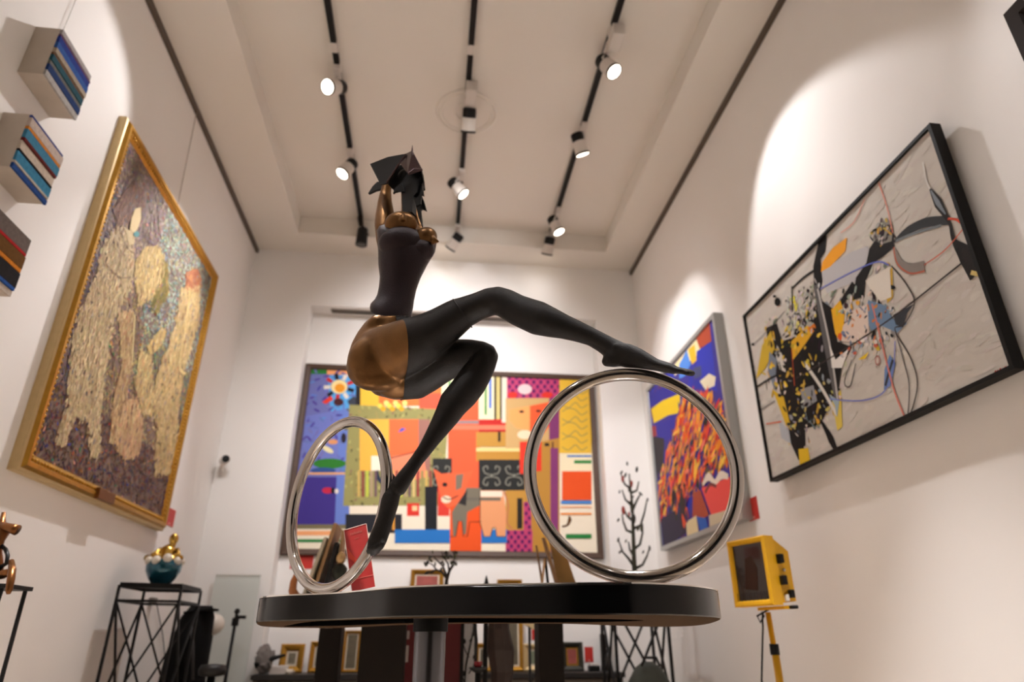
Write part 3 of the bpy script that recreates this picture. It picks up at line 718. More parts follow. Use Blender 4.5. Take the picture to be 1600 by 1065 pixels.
# ---- grey-framed painting further back on the right wall
ya, yb_, za, zc = 3.385, 4.735, H + 0.588, H + 1.815
ro = thing('painting', (XR, (ya + yb_) / 2, za), 'grey-framed abstract painting with orange strokes over deep blue on the right wall', 'painting')
fo = Vector((XR, ya, za)); W_, H_ = yb_ - ya, zc - za
frame_mesh(fo, axr, AX_Z, nr, W_, H_, [(0, 0), (0, 0.06), (0.028, 0.06), (0.03, 0.05), (0.032, 0)]).build('frame', mat('grey_frame', (168, 168, 166), 0.35, metal=0.5), ro)
XP = XR - 0.05
MB().box2((XP + 0.001, ya + 0.03, za + 0.03), (XR - 0.001, yb_ - 0.03, zc - 0.03)).build('canvas_panel', mat('canvas_back', (210, 200, 180), 0.8), ro)
cw4 = lambda p: (930 + p[0] / 2.42, 480 + p[1] / 2.42)
P = Paint((XP, yb_ - 0.031, za + 0.031), Vector((0, -1, 0)), AX_Z, nr, lambda p: onX(*cw4(p), XP), 0.006, 1500, 12)
P.bound = (W_ - 0.062, H_ - 0.062); BW, BH = P.bound; R = P.rnd
P.raw([(0, 0), (BW, 0), (BW, BH), (0, BH)], (58, 52, 150))
scatter([(200, 320), (430, 50), (560, 810), (255, 915)], [(50, 46, 150), (64, 50, 130), (44, 54, 170), (90, 50, 110)], 200, 0.03, 0.09)
P.poly([(300, 215), (400, 100), (398, 170), (330, 230), (300, 260)], (242, 228, 176)); P.poly([(380, 112), (432, 52), (440, 128), (396, 156)], (184, 76, 46)); P.poly([(352, 160), (376, 140), (384, 200), (366, 216)], (242, 190, 44)); P.poly([(318, 216), (346, 160), (362, 214), (340, 260), (318, 270)], (84, 144, 232))
P.poly([(384, 166), (440, 130), (462, 320), (420, 300), (384, 240)], (46, 56, 184)); P.poly([(396, 280), (430, 250), (456, 262), (452, 296), (418, 312)], (232, 220, 190)); P.poly([(370, 230), (400, 220), (404, 260), (376, 270)], (70, 76, 120))
P.poly([(203, 336), (300, 270), (322, 300), (318, 326), (210, 378)], (46, 44, 148)); P.poly([(212, 384), (255, 352), (320, 326), (324, 398), (276, 408), (222, 438)], (236, 202, 36)); P.poly([(216, 448), (322, 408), (312, 480), (240, 524)], (48, 46, 156))
P.poly([(214, 486), (262, 496), (256, 640), (236, 660)], (44, 40, 48)); P.poly([(212, 450), (230, 446), (234, 486), (216, 490)], (150, 50, 60))
OR = [(236, 100, 44), (242, 150, 50), (222, 64, 40), (240, 112, 90), (232, 120, 50), (246, 176, 60), (230, 80, 60)]
diag = [(240, 640), (270, 560), (330, 330), (420, 330), (500, 420), (520, 560), (440, 640), (330, 740), (250, 800)]
scatter(diag, OR + [(60, 40, 120), (150, 60, 96), (46, 44, 140)], 260, 0.03, 0.085, math.radians(50), .3)
scatter(diag, [(48, 44, 130), (60, 56, 60), (110, 50, 90), (90, 90, 80), (46, 40, 60), (70, 50, 140)], 260, 0.02, 0.06, None, .4)
scatter(diag, OR + [(246, 190, 70), (230, 150, 60), (226, 70, 44)], 420, 0.03, 0.09, math.radians(44), .16)
scatter(diag, [(246, 200, 80), (240, 130, 110), (60, 50, 120), (36, 34, 40)], 160, 0.02, 0.06, math.radians(20), .2)
scatter([(460, 420), (520, 420), (530, 560), (470, 560)], [(236, 140, 44), (200, 60, 44), (60, 50, 110)], 60, 0.03, 0.06, 0.6)
P.poly([(250, 800), (300, 770), (342, 742), (346, 850), (262, 912)], (44, 36, 64)); P.poly([(404, 684), (512, 640), (520, 760), (440, 784)], (238, 84, 78)); P.poly([(372, 700), (400, 690), (432, 784), (404, 802), (370, 790)], (176, 76, 50)); P.poly([(384, 790), (420, 796), (432, 842), (404, 854)], (44, 96, 186)); P.poly([(346, 812), (384, 786), (394, 852), (350, 878)], (226, 206, 160)); P.poly([(432, 786), (520, 760), (524, 806), (436, 840)], (206, 190, 160))
P.line([(408, 670), (430, 640), (455, 660), (478, 634), (505, 640)], [0.02, 0.05, 0.03, 0.05, 0.03], (230, 216, 200)); P.line([(418, 700), (436, 670), (460, 676)], 0.02, (120, 60, 60))
P.poly([(310, 720), (340, 700), (350, 800), (330, 840)], (50, 34, 40)); scatter([(290, 700), (360, 680), (350, 820), (300, 800)], [(232, 90, 44), (60, 40, 100), (40, 34, 44)], 40, 0.03, 0.06, 1.3)
P.build('painted_surface', paint_mat('thick_acrylic', 0.55, 0.2, 0.5, 120), ro)

# ---- dark picture whose corner shows at the top right
ro = thing('painting', (XR, 0.86, H + 1.0), 'dark brown framed picture whose corner shows at the top right edge', 'painting')
frame_mesh(Vector((XR, 0.5, H + 1.0)), axr, AX_Z, nr, 0.716, 0.724, [(0, 0), (0, 0.045), (0.04, 0.045), (0.05, 0.03), (0.052, 0)]).build('frame', mat('umber_frame', (36, 28, 24), 0.7, spec=0.2), ro)
MB().box2((XR - 0.03, 0.54, H + 1.04), (XR - 0.001, 1.18, H + 1.69)).build('picture', mat('umber_picture', (90, 70, 56), 0.6, var=0.4, vscale=8), ro)

# ---- striped wooden blocks on the left wall
def block(z0, z1, y0, y1, th, planks, label, wire=False):
    ro = thing('striped_block', (XL, (y0 + y1) / 2, z0), label, 'wall relief', 'striped wooden reliefs on the left wall')
    xf = XL + th
    MB().box2((XL + 0.0, y0, z0), (xf - 0.012, y1, z1), 0.001).build('body', mat('raw_board', (196, 184, 170), 0.9, spec=.1, var=0.12, vscale=14), ro)
    tot = sum(p[0] for p in planks); z = z1
    R = random.Random(len(label))
    for hgt, c in planks:
        dz = (z1 - z0) * hgt / tot
        nm = 'paint_%d_%d_%d' % c
        e = R.uniform(0.0, 0.008)
        MB().box2((xf - 0.014, y0 + 0.001, z - dz + 0.0008), (xf + R.uniform(-0.004, 0.002), y1 + e - 0.001, z - 0.0008), 0.0012).build('plank', mat(nm, [v * .9 for v in c], 0.85, var=0.35, vscale=70, spec=.08), ro)
        z -= dz
    if wire:
        MB().tube([(XL + 0.01, (y0 + y1) / 2, z1 - 0.01), (XL + 0.01, (y0 + y1) / 2 + 0.01, ZC - 0.03)], 0.0015, 6).build('hanging_wire', mat('steel_wire', (150, 142, 134), 0.4, metal=0.8), ro)
block(H + 1.915, H + 2.15, 1.995, 2.23, 0.10, [(0.8, (176, 168, 166)), (0.35, (112, 76, 106)), (1.0, (44, 62, 140)), (1.0, (52, 92, 160)), (0.8, (176, 160, 140)), (0.35, (120, 84, 60)), (1.0, (42, 84, 96)), (0.6, (112, 112, 108)), (1.0, (38, 62, 112)), (0.9, (190, 186, 182))],
      'topmost striped wooden relief on the left wall, speckled blues and white', True)
block(H + 1.50, H + 1.735, 2.01, 2.23, 0.10, [(0.45, (46, 66, 140)), (1.5, (214, 196, 184)), (0.5, (226, 144, 60)), (1.5, (74, 140, 172)), (0.5, (112, 46, 44)), (1.4, (220, 204, 186)), (0.35, (40, 34, 34)), (1.6, (70, 142, 178)), (0.4, (206, 200, 190)), (0.8, (48, 84, 150))],
      'middle striped wooden relief on the left wall, blue and cream planks with an orange line')
block(H + 1.10, H + 1.335, 2.01, 2.22, 0.10, [(1.8, (122, 110, 104)), (0.35, (196, 44, 44)), (1.5, (118, 80, 36)), (0.5, (232, 140, 44)), (1.8, (44, 40, 40)), (0.4, (52, 96, 170)), (0.7, (214, 200, 186))],
      'lowest striped wooden relief on the left wall, grey, brown and black planks')

# ---- red wall labels, camera
def wall_card(p, ax, n, w_, h_, label):
    o_ = Vector(p)
    ro = thing('label_card', o_, label, 'card', 'red picture labels on the walls')
    MB().prism([o_ + ax * a + AX_Z * b for a, b in ((-w_ / 2, -h_ / 2), (w_ / 2, -h_ / 2), (w_ / 2, h_ / 2), (-w_ / 2, h_ / 2))], n * 0.003).build('card', M_RED, ro)
    MB().prism([o_ + n * 0.003 + ax * (a * w_ * 0.1 + w_ * 0.0) + AX_Z * (b * h_ * 0.05 - h_ * 0.38) for a, b in ((-1, -1), (1, -1), (1, 1), (-1, 1))], n * 0.0006).build('printed_mark', mat('pale_print', (226, 150, 140), 0.6), ro)
    return ro
wall_card((XL, 4.34, H + 0.70), AX_Y, Vector((1, 0, 0)), 0.14, 0.10, 'red label card on the left wall by the corner of the gold-framed painting')
wall_card((XR, 3.372, H + 0.64), AX_Y, Vector((-1, 0, 0)), 0.115, 0.115, 'red label card on the right wall below the grey-framed painting')
pk = onY(472, 876, YN)
wall_card((pk.x, YN, pk.z), AX_X, Vector((0, -1, 0)), 0.16, 0.11, 'red label card on the niche wall behind the leaning canvases')
pk = onY(920, 1022, YN)
wall_card((pk.x, YN, pk.z), AX_X, Vector((0, -1, 0)), 0.062, 0.10, 'red label card on the niche wall beside the small dark-framed picture')

sc_ = onX(350, 722, XL)
sc_ = Vector((XL + 0.02, min(sc_.y, 4.86), onX(350, 722, XL + 0.02).z))
sc_ = onY(349, 728, 4.9)
ro = thing('security_camera', (sc_.x, YB, sc_.z), 'small white security camera with black lens in the left back corner', 'camera')
MB().cyl((sc_.x - .03, YB, sc_.z - .02), (sc_.x - .03, YB - 0.02, sc_.z - .02), 0.032, n=20).build('wall_mount', M_WHITE, ro, True, 40)
MB().tube([(sc_.x - .03, YB - 0.02, sc_.z - .02), (sc_.x - .025, YB - 0.06, sc_.z - .01), (sc_.x - .01, YB - 0.09, sc_.z + 0.03)], 0.014, 10).build('arm', M_WHITE, ro, True)
MB().lathe((sc_.x, YB - 0.10, sc_.z + 0.045), [(0.01, -0.055), (0.030, -0.05), (0.032, 0.045), (0.028, 0.05)], 20, (0.45, -1, -0.05)).build('housing', M_WHITE, ro, True, 40)
MB().lathe((sc_.x + 0.021, YB - 0.146, sc_.z + 0.043), [(0.026, 0), (0.026, 0.006), (0.012, 0.008)], 20, (0.45, -1, -0.05)).build('lens', M_BLACK, ro, True, 40)

# ================================================================== PEDESTAL TABLE UNDER THE SCULPTURE
ZS, ZB = H + 0.0895, H + 0.0395
OUT = [(-.384, 1.668), (-.352, 1.56), (-.285, 1.487), (-.191, 1.424), (-.115, 1.33), (-.055, 1.255), (.032, 1.197), (.138, 1.166), (.266, 1.129), (.346, 1.121), (.423, 1.150), (.49, 1.205), (.535, 1.262), (.567, 1.33), (.60, 1.42), (.65, 1.57), (.70, 1.74), (.735, 1.93), (.70, 2.04), (.60, 2.0), (.46, 1.83), (.30, 1.69), (.08, 1.71), (-.06, 1.83), (-.18, 2.08), (-.30, 2.24), (-.41, 2.19), (-.445, 2.04), (-.42, 1.85)]
SLOT = [(.44, 1.42), (.30, 1.32), (.035, 1.295), (-.15, 1.42), (-.25, 1.56), (-.345, 1.86), (-.39, 2.03), (-.25, 1.95), (-.05, 1.66), (.04, 1.60), (.25, 1.59), (.38, 1.53)]
def smooth_loop(pts, k=5):
    out = []; n = len(pts)
    for i in range(n):
        p0, p1, p2, p3 = [Vector(pts[(i + j - 1) % n]) for j in range(4)]
        for q in range(k):
            t = q / k
            out.append(0.5 * ((2 * p1) + (p2 - p0) * t + (2 * p0 - 5 * p1 + 4 * p2 - p3) * t * t + (3 * p1 - p0 - 3 * p2 + p3) * t ** 3))
    return out
ro = thing('pedestal_table', (0.007, 1.5, 0), 'black lacquered wavy-edged pedestal table on a steel pole carrying the bronze sculpture', 'table')
b = MB(); bm = b.bm
def loop_verts(L, z, inset=0.0):
    n = len(L); out = []
    for i in range(n):
        t = (L[(i + 1) % n] - L[i - 1]).normalized(); nn = Vector((-t.y, t.x))
        out.append(bm.verts.new((L[i].x + nn.x * inset, L[i].y + nn.y * inset, z)))
    return out
def bridge(A, B):
    n = len(A)
    for i in range(n): bm.faces.new((A[i], A[(i + 1) % n], B[(i + 1) % n], B[i]))
LO, LS = smooth_loop(OUT), smooth_loop(SLOT)
Lt = loop_verts(LO, ZS - 0.0025, 0.003); Lt2 = loop_verts(LO, ZS - 0.003, 0.001); Lm = loop_verts(LO, ZS - 0.0045); Ln = loop_verts(LO, ZB + 0.002); Lb = loop_verts(LO, ZB, 0.002)
bridge(Lt, Lt2); bridge(Lt2, Lm); bridge(Lm, Ln); bridge(Ln, Lb); bm.faces.new(Lt)
Sb = loop_verts(LS, ZB); St = loop_verts(LS, ZB + 0.022); bridge(Sb, St); bm.faces.new(St)
def edges_of(L): return [bm.edges.get((L[i], L[(i + 1) % len(L)])) for i in range(len(L))]
bmesh.ops.triangle_fill(bm, use_beauty=True, use_dissolve=False, edges=edges_of(Lb) + edges_of(Sb))
bmesh.ops.recalc_face_normals(bm, faces=bm.faces)
tt = b.build('tabletop', mat('black_lacquer', (9, 9, 10), 0.14, spec=0.32, var=0.1, vscale=5), ro, True, 30)
tt.data.materials.append(mat('bare_brown_board', (74, 56, 40), 0.9, spec=0.08, var=0.15, vscale=12))
tt.data.materials.append(mat('recess_black', (10, 9, 9), 0.9, spec=0.05))
for f in tt.data.polygons:
    if f.normal.z < -0.9: f.material_index = 1 if f.center.z < ZB + 0.004 else 2
    elif f.center.z < ZB + 0.022 and abs(f.normal.z) < 0.3 and min((Vector(f.center[:2]) + Vector((0.007, 1.5)) - q).length for q in LS) < 0.02: f.material_index = 2
MB().prism([(q.x, q.y, ZS - 0.0025) for q in LO], (0, 0, 0.0025)).build('top_sheet', mat('polished_sheet', (236, 232, 228), 0.12, metal=1.0), ro)
px_ = (0.007, 1.5)
MB().lathe((*px_, 0), [(0.24, 0), (0.24, 0.008), (0.235, 0.014), (0.05, 0.022), (0.04, 0.03)], 48).build('base_plate', mat('dark_steel', (60, 60, 62), 0.35, metal=0.9), ro, True, 40)
MB().cyl((*px_, 0.02), (*px_, ZB - 0.012), 0.0325, n=40).build('pole', mat('satin_pole_steel', (112, 112, 116), 0.26, metal=1.0), ro, True, 40)
MB().lathe((*px_, ZB - 0.02), [(0.036, 0), (0.036, 0.03), (0.06, 0.034), (0.06, 0.042)], 40).build('collar', M_BLACK, ro, True, 40)
for (bx, by) in ((990, 966.5), (506, 976)):
    q = onZ(bx, by, ZB + 0.012)
    MB().lathe((q.x, q.y, ZB + 0.003), [(0.028, 0), (0.032, 0.003), (0.032, 0.02)], 24).build('bolt', mat('satin_steel', (150, 150, 154), 0.28, metal=1.0), ro, True, 40)

# ================================================================== SCULPTURE
C0 = Vector((-.215, 1.522, H)); C1 = Vector((.371, 1.197, H))
NF = Vector((.485, .874, 0)).normalized()
def onF(x, y, off=0.0):
    d = ray(x, y); cam_ = Vector((0, 0, H))
    return cam_ + d * ((NF.dot(C0 - cam_) + off) / NF.dot(d))
def sec(px, py, dx, dy, r, off, ratio):
    """elliptical section centred on the plane of the figure; r = half width, (dx, dy) limb direction"""
    C = onF(px, py, off); d = C - Vector((0, 0, H)); D = d.normalized()
    l = math.hypot(dx, dy); nx, ny = -dy / l, dx / l
    e = ray(px + nx * r, py + ny * r); E = e * (d.dot(D) / e.dot(D)) + Vector((0, 0, H))
    U = E - C
    return C, U, D * U.length * ratio
def limb(L, ratio=1.0, caps=(True, True)):
    S = []
    pts = [(q[0], q[1], q[2], q[3], q[4] if len(q) > 4 else ratio) for q in L]
    n = len(pts)
    for i, q in enumerate(pts):
        a, b_ = pts[max(i - 1, 0)], pts[min(i + 1, n - 1)]
        S.append(sec(q[0], q[1], b_[0] - a[0], b_[1] - a[1], q[2], q[3], q[4]))
    def cap(s0, s1, rev):
        C, U, W = s0; t = (C - s1[0]).normalized(); r = U.length
        out = [(C + t * r * math.sin(a) * 0.7, U * math.cos(a), W * math.cos(a)) for a in (0.5, 1.0, 1.4)]
        return list(reversed(out)) if rev else out
    res = []
    if caps[0]: res += cap(S[0], S[1], True)
    res += S
    if caps[1]: res += cap(S[-1], S[-2], False)
    return res
def pairs(L, off=0.0, ratio=0.75):
    out = []
    for (ax_, ay_), (bx_, by_), *rest in L:
        o_ = rest[0] if rest else off; rt = rest[1] if len(rest) > 1 else ratio
        A, B = onF(ax_, ay_, o_), onF(bx_, by_, o_); C = (A + B) / 2; U = (B - A) / 2
        D = (C - Vector((0, 0, H))).normalized(); U = U - D * U.dot(D)
        out.append((C, U, D * U.length * rt))
    return out
def blob(mb, px, py, rx, ry, off, depth, rot=0.0, n=24):
    C = onF(px, py, off); D = (C - Vector((0, 0, H))).normalized()
    k = (C - Vector((0, 0, H))).dot(FW) / F_PX
    Rr = (RT - D * RT.dot(D)).normalized(); Uu = Rr.cross(D).normalized()
    M = Matrix((Rr * math.cos(rot) - Uu * math.sin(rot), D, Rr * math.sin(rot) + Uu * math.cos(rot))).transposed()
    mb.sphere(C, (rx * k * 1.0, depth, ry * k), n, rot=M)

ro = thing('bronze_sculpture', (0.08, 1.36, ZS), 'bronze sculpture of a reaching woman with black stockings balancing on two polished hoops', 'sculpture')
g = MB()
# near, stretched leg with its foot on the right hoop
leg1 = [(585, 562, 46, -.015), (610, 552, 46, -.03), (640, 538, 42, -.042), (669, 525, 36, -.045), (692, 509.5, 31, -.044), (714, 494, 27, -.043), (722, 489.5, 25.5, -.043), (725, 488, 23.8, -.043), (748, 478, 21, -.042), (765, 471.5, 21.5, -.04), (778, 470, 22, -.04), (790, 474, 22.5, -.038), (808, 484, 23.5, -.035), (841, 497, 26, -.03), (862, 504, 22.5, -.025), (882, 510.5, 18.5, -.02), (905, 518.5, 15.5, -.015), (925, 526.5, 13.5, -.01), (942, 536, 14.2, -.005), (953, 543, 15.5, 0), (965, 550, 17, 0)]
g.loft(limb(leg1), 28)
blob(g, 777, 460, 11, 12, -.05, 0.016)
g.loft(limb([(946, 566, 7, 0, 1.1), (952, 562, 13, 0, 1.0), (966, 553, 19, 0, .8), (980, 555.5, 18.5, 0, .8), (996, 559.5, 15.5, 0, 1.0), (1012, 565, 11.5, 0, 1.35), (1026, 570, 8.4, 0, 1.9), (1042, 574, 7.6, 0, 2.2), (1054, 577.5, 6.2, 0, 2.2)]), 24)
blob(g, 962, 541, 4.5, 4, -.018, 0.006)
for k, (o_, L_) in enumerate([(-.0135, 1076), (-.0075, 1079), (-.001, 1081.5), (.0055, 1083), (.013, 1083)]):
    r_ = [3.6, 3.7, 3.8, 4.0, 5.2][k]
    g.loft(limb([(1046, 576, r_, o_), (1058, 578.2, r_, o_), (1066, 579.5, r_ * 0.85, o_), (L_ - 3, 582.5, r_ * 0.95, o_), (L_, 583.5, r_ * 0.7, o_)]), 12)
# far, bent leg with the foot down the left hoop
g.loft(limb([(602, 577, 43, .02), (625, 586, 39.5, .035), (650, 586, 37, .04), (668, 576, 35, .04), (690, 565, 32, .038), (715, 557, 28, .034), (740, 553, 22.5, .028), (757, 552.5, 18.5, .022), (767, 553, 14, .018)]), 28)
g.loft(limb([(765, 553, 14.5, .018), (757, 566, 19, .016), (745, 583, 23, .012), (735, 599, 24.3, .006), (722, 616, 24.2, -.003), (708, 631, 23, -.012), (699, 648, 19.5, -.02), (687, 667, 16, -.03), (675, 685, 13, -.038), (664, 702, 11, -.045), (652, 718, 10, -.05), (643, 731, 10.5, -.054), (633, 745, 12, -.058), (622, 762, 13, -.06)]), 28)
g.loft(limb([(608, 740, 5.5, -.05), (609, 746, 9, -.052), (611, 756, 12, -.055), (612, 770, 13.5, -.06), (609, 785, 13.5, -.064), (603, 808, 12.3, -.068), (596.5, 827, 12.8, -.072, .8), (591, 841, 13.6, -.073, .7), (587, 850, 13, -.073, .55)], .9), 24)
for k, (tx, ty, r_) in enumerate([(575, 864, 3.6), (580.5, 867.5, 3.2), (586, 867, 3.0), (591.5, 863, 2.9), (597, 857, 2.8)]):
    sx = 579.5 + 4.6 * k; sy = 847 - 1.2 * k
    mx_, my_ = (sx + tx) / 2, (sy + ty) / 2
    g.loft(limb([(sx, sy, r_, -.076), (mx_, my_, r_ * 1.05, -.082), (tx + (sx - tx) * .2, ty + (sy - ty) * .2, r_ * .95, -.077), (tx, ty, r_ * .7, -.074)]), 10)
# pelvis
g.loft(pairs([((583, 492), (640, 492)), ((570, 504), (643, 506)), ((560, 518), (647, 520)), ((551, 535), (650, 536)), ((545, 555), (650, 556)), ((542, 575), (646, 575)), ((546, 590), (640, 592)), ((556, 602), (628, 604)), ((572, 610), (610, 611))], -.012, .72), 32)
blob(g, 587, 566, 44, 44, -.035, .045, 0.3)
blob(g, 592, 511, 20, 20, -.035, .02, 0.5)
blob(g, 618, 592, 33, 32, .02, .045)
# trunk, breasts
g.loft(pairs([((590, 500), (636, 500)), ((597, 475), (642, 476)), ((598, 450), (645, 451)), ((598, 430), (652, 431)), ((598, 400), (666, 401)), ((596, 375), (672, 377)), ((598, 357), (664, 362)), ((606, 346), (652, 352)), ((618, 340), (646, 344))], 0.0, .72), 28)
blob(g, 627, 350, 26, 20, -.036, .026); g.loft(limb([(629, 342, 5, -.058), (630, 337, 2.6, -.060), (630.5, 334, 1.6, -.060)]), 10)
blob(g, 664, 372, 20, 17, -.008, .028, -0.5); g.loft(limb([(676, 375, 8, -.012), (682, 376.5, 4, -.012), (686, 377.5, 1.6, -.012)]), 10)
# arms and neck
g.loft(limb([(600, 396, 8, .018), (600, 375, 12.5, .02), (601, 350, 16, .022), (601.5, 334, 15, .024), (601.5, 314, 11.3, .026), (603, 298, 8.6, .028), (606, 284, 7.6, .03), (611, 268, 7, .03)], .9), 20)
g.loft(limb([(656, 368, 10, .03), (652, 350, 7, .03), (649, 335, 5.5, .03), (647, 310, 4.4, .03), (645, 285, 4.2, .03), (640, 268, 4.2, .03)]), 16)
g.loft(limb([(635, 350, 10, .02), (635, 330, 8, .02), (635, 305, 8.5, .02), (636, 290, 10, .02)]), 16)

tmp = g.build('tmp', M_BLACK)
md = tmp.modifiers.new('r', 'REMESH'); md.mode = 'VOXEL'; md.voxel_size = 0.0023
dg = bpy.context.evaluated_depsgraph_get()
me2 = bpy.data.meshes.new_from_object(tmp.evaluated_get(dg))
bpy.data.objects.remove(tmp)
def bronze(name, rgb, rough, metal, var, spots, bump):
    m = mat(name, rgb, rough, metal, var, 28, bump, 420)
    return m
M_SKIN = mat('bronze_patina', (118, 84, 50), 0.33, 0.85, 0.55, 16, 0.25, 260)
M_STOCK = mat('dark_bronze', (27, 23, 20), 0.46, 0.25, 0.35, 60, 0.5, 520, spec=0.4)
M_CORSET = mat('plum_bronze', (38, 24, 28), 0.36, 0.4, 0.35, 50, 0.6, 420)
M_HAIR = mat('black_bronze', (9, 9, 10), 0.38, 0.0, 0.2, 40, 0.2, 300, spec=0.35)
body = MB(); body.bm.from_mesh(me2); bpy.data.meshes.remove(me2)
def pix(v):
    d = v - Vector((0, 0, H)); z = d.dot(FW)
    return 800 + F_PX * d.dot(RT) / z, 532.5 - F_PX * d.dot(UP) / z
vp_ = [(v, *pix(v.co)) for v in body.bm.verts]
hipv = [v for v, x_, y_ in vp_ if x_ < 700 and 485 < y_ < 632]
legv = [v for v, x_, y_ in vp_ if x_ < 1000 and 440 < y_ < 800 and not (x_ < 640 and y_ > 770)]
for vs_, n_ in ((body.bm.verts[:], 4), (legv, 8), (hipv, 9)):
    for _ in range(n_):
        bmesh.ops.smooth_vert(body.bm, verts=vs_, factor=0.5, use_axis_x=True, use_axis_y=True, use_axis_z=True)
bmesh.ops.recalc_face_normals(body.bm, faces=body.bm.faces)
# stockings: a thin sleeve over both legs, cut by a clean plane at the hip
st = MB(); st.bm = body.bm.copy()
pc = onF(637, 540, -.08)
nrm = (RT * math.cos(0.35) + FW * math.sin(0.35)); nrm = (nrm - UP * (-0.06)).normalized()
geom = st.bm.verts[:] + st.bm.edges[:] + st.bm.faces[:]
bmesh.ops.bisect_plane(st.bm, geom=geom, plane_co=pc, plane_no=nrm)
def pix(v):
    d = v - Vector((0, 0, H)); z = d.dot(FW)
    return 800 + F_PX * d.dot(RT) / z, 532.5 - F_PX * d.dot(UP) / z
kill = []
for v in st.bm.verts:
    x_, y_ = pix(v.co)
    if ((v.co - pc).dot(nrm) < -1e-6 and y_ < 640) or y_ < 440 or (y_ < 493 and x_ < 652): kill.append(v)
bmesh.ops.delete(st.bm, geom=kill, context='VERTS')
st.bm.normal_update()
for v in st.bm.verts: v.co = v.co + v.normal * 0.0012
be = [e for e in st.bm.edges if e.is_boundary]
r_ = bmesh.ops.extrude_edge_only(st.bm, edges=be)
for v in [q for q in r_['geom'] if isinstance(q, bmesh.types.BMVert)]: v.co = v.co - v.normal * 0.003 - nrm * 0.0005
body.build('figure', M_SKIN, ro, True)['label'] = 'brown patinated bronze body'
st.build('stockings', M_STOCK, ro, True)['label'] = 'near-black stockings on both legs'
ring_c = sec(722.5, 489.2, 30, -20, 26.2, -.043, 1.0)
MB().tube([ring_c[0] + ring_c[1] * math.cos(2 * PI * k / 40) + ring_c[2] * math.sin(2 * PI * k / 40) for k in range(40)], 0.0016, 8, True).build('garter', M_STOCK, ro, True)
# corset
c_ = MB()
c_.loft(pairs([((602, 350), (664, 360)), ((594, 353), (672, 364)), ((590, 360), (680, 371)), ((591, 374), (684, 378)), ((592, 392), (681, 394)), ((592, 413), (668, 415)), ((594, 432), (658, 434)), ((592.5, 448), (651, 453)), ((590, 460), (647.5, 470)), ((586.5, 467), (646.5, 479)), ((580, 474), (645, 488)), ((578.5, 480), (643.5, 497)), ((580, 488), (639, 510)), ((582, 489), (637, 511)), ((586, 486), (634, 503)), ((592, 478), (632, 495)), ((598, 470), (630, 480))], -.004, .84), 40)
blob(c_, 628, 381, 36, 27, -.036, .030); blob(c_, 659, 391, 20, 19, -.006, .028, -0.4)
for x_ in range(1): pass
c_.build('corset', M_CORSET, ro, True, 50)
# head shards and hair
def shard(mb, pts, o0, o1=None, th=0.005):
    P3 = [onF(x, y, o0 if o1 is None else o0 + (o1 - o0) * i / max(1, len(pts) - 1)) for i, (x, y) in enumerate(pts)]
    mb.prism(P3, NF * th)
hd = MB()
shard(hd, [(605, 286), (613, 270), (626, 257), (640, 266), (656, 266), (659, 290), (646, 300), (644, 331), (629, 332), (628, 303), (624, 292), (613, 295)], -.012, None, 0.02)
shard(hd, [(628, 286), (618, 292), (614, 302), (620, 298), (632, 299)], -.018)
shard(hd, [(597, 283), (589, 284), (582, 291), (575, 302), (586, 297), (599, 294)], .02, None, .008)
shard(hd, [(650, 262), (658, 264), (662, 284), (659, 287), (661.5, 305), (658, 304), (657, 318), (650, 322), (644, 300), (640, 275)], -.03, None, .006)
shard(hd, [(653, 300), (657, 303), (661, 312), (666, 329), (659, 326), (657, 328), (659.5, 354), (654, 340), (650, 322), (648, 308)], -.012, None, .006)
shard(hd, [(640, 280), (656, 276), (652, 300), (646, 306)], -.036, None, .012)
blob(hd, 637, 280, 17, 17, .012, .026); blob(hd, 630, 296, 6, 5, .0, .01); blob(hd, 626, 286, 4, 5, -.004, .008)
hd.build('hair', M_HAIR, ro)['label'] = 'jagged black hair'
hat = MB()
shard(hat, [(578, 256), (606, 245), (634, 240), (625, 253), (605, 286), (594, 287.5)], -.035, None, .005)
hat.build('headdress', M_HAIR, ro)['label'] = 'flat black angular headdress panel'
h2 = MB()
Ap, Bp, Cp, Dp, Ep = onF(634, 240, -.034), onF(644, 235, -.05), onF(659, 264, -.045), onF(637, 271, -.075), onF(625, 255, -.05)
h2.prism([Ap, Bp, Dp, Ep], NF * .006); h2.prism([Bp, Cp, Dp], NF * .006)
sp_ = [onF(643.5, 250, -.05), onF(644, 240, -.05), onF(644.2, 227, -.05)]
h2.tube(sp_, [.006, .0035, .0006], 8)
h2.tube([onF(634, 241, -.04), onF(622, 258, -.05), onF(604, 286, -.042)], [.002, .003, .0025], 8)
h2.tube([onF(638, 270, -.076), onF(648, 264, -.066), onF(659.5, 264, -.047)], [.002, .0028, .0015], 8)
h2.build('crest', mat('polished_plum_bronze', (74, 56, 58), 0.2, 0.7, 0.3, 40), ro)['label'] = 'shiny plum crest with a spike'
# hoops
for (cx, cy, R_, ph, lab) in ((-.2154, 1.5218, .1828, -.8644, 'left hoop'), (.3708, 1.1969, .1934, -.1845, 'right hoop')):
    zc_ = ZS + R_ + .0125
    MB().tube([(cx + R_ * math.cos(t) * math.cos(ph), cy + R_ * math.cos(t) * math.sin(ph), zc_ + R_ * math.sin(t)) for t in [2 * PI * k / 128 for k in range(128)]], .0125, 24, True).build('hoop', M_CHROME, ro, True)

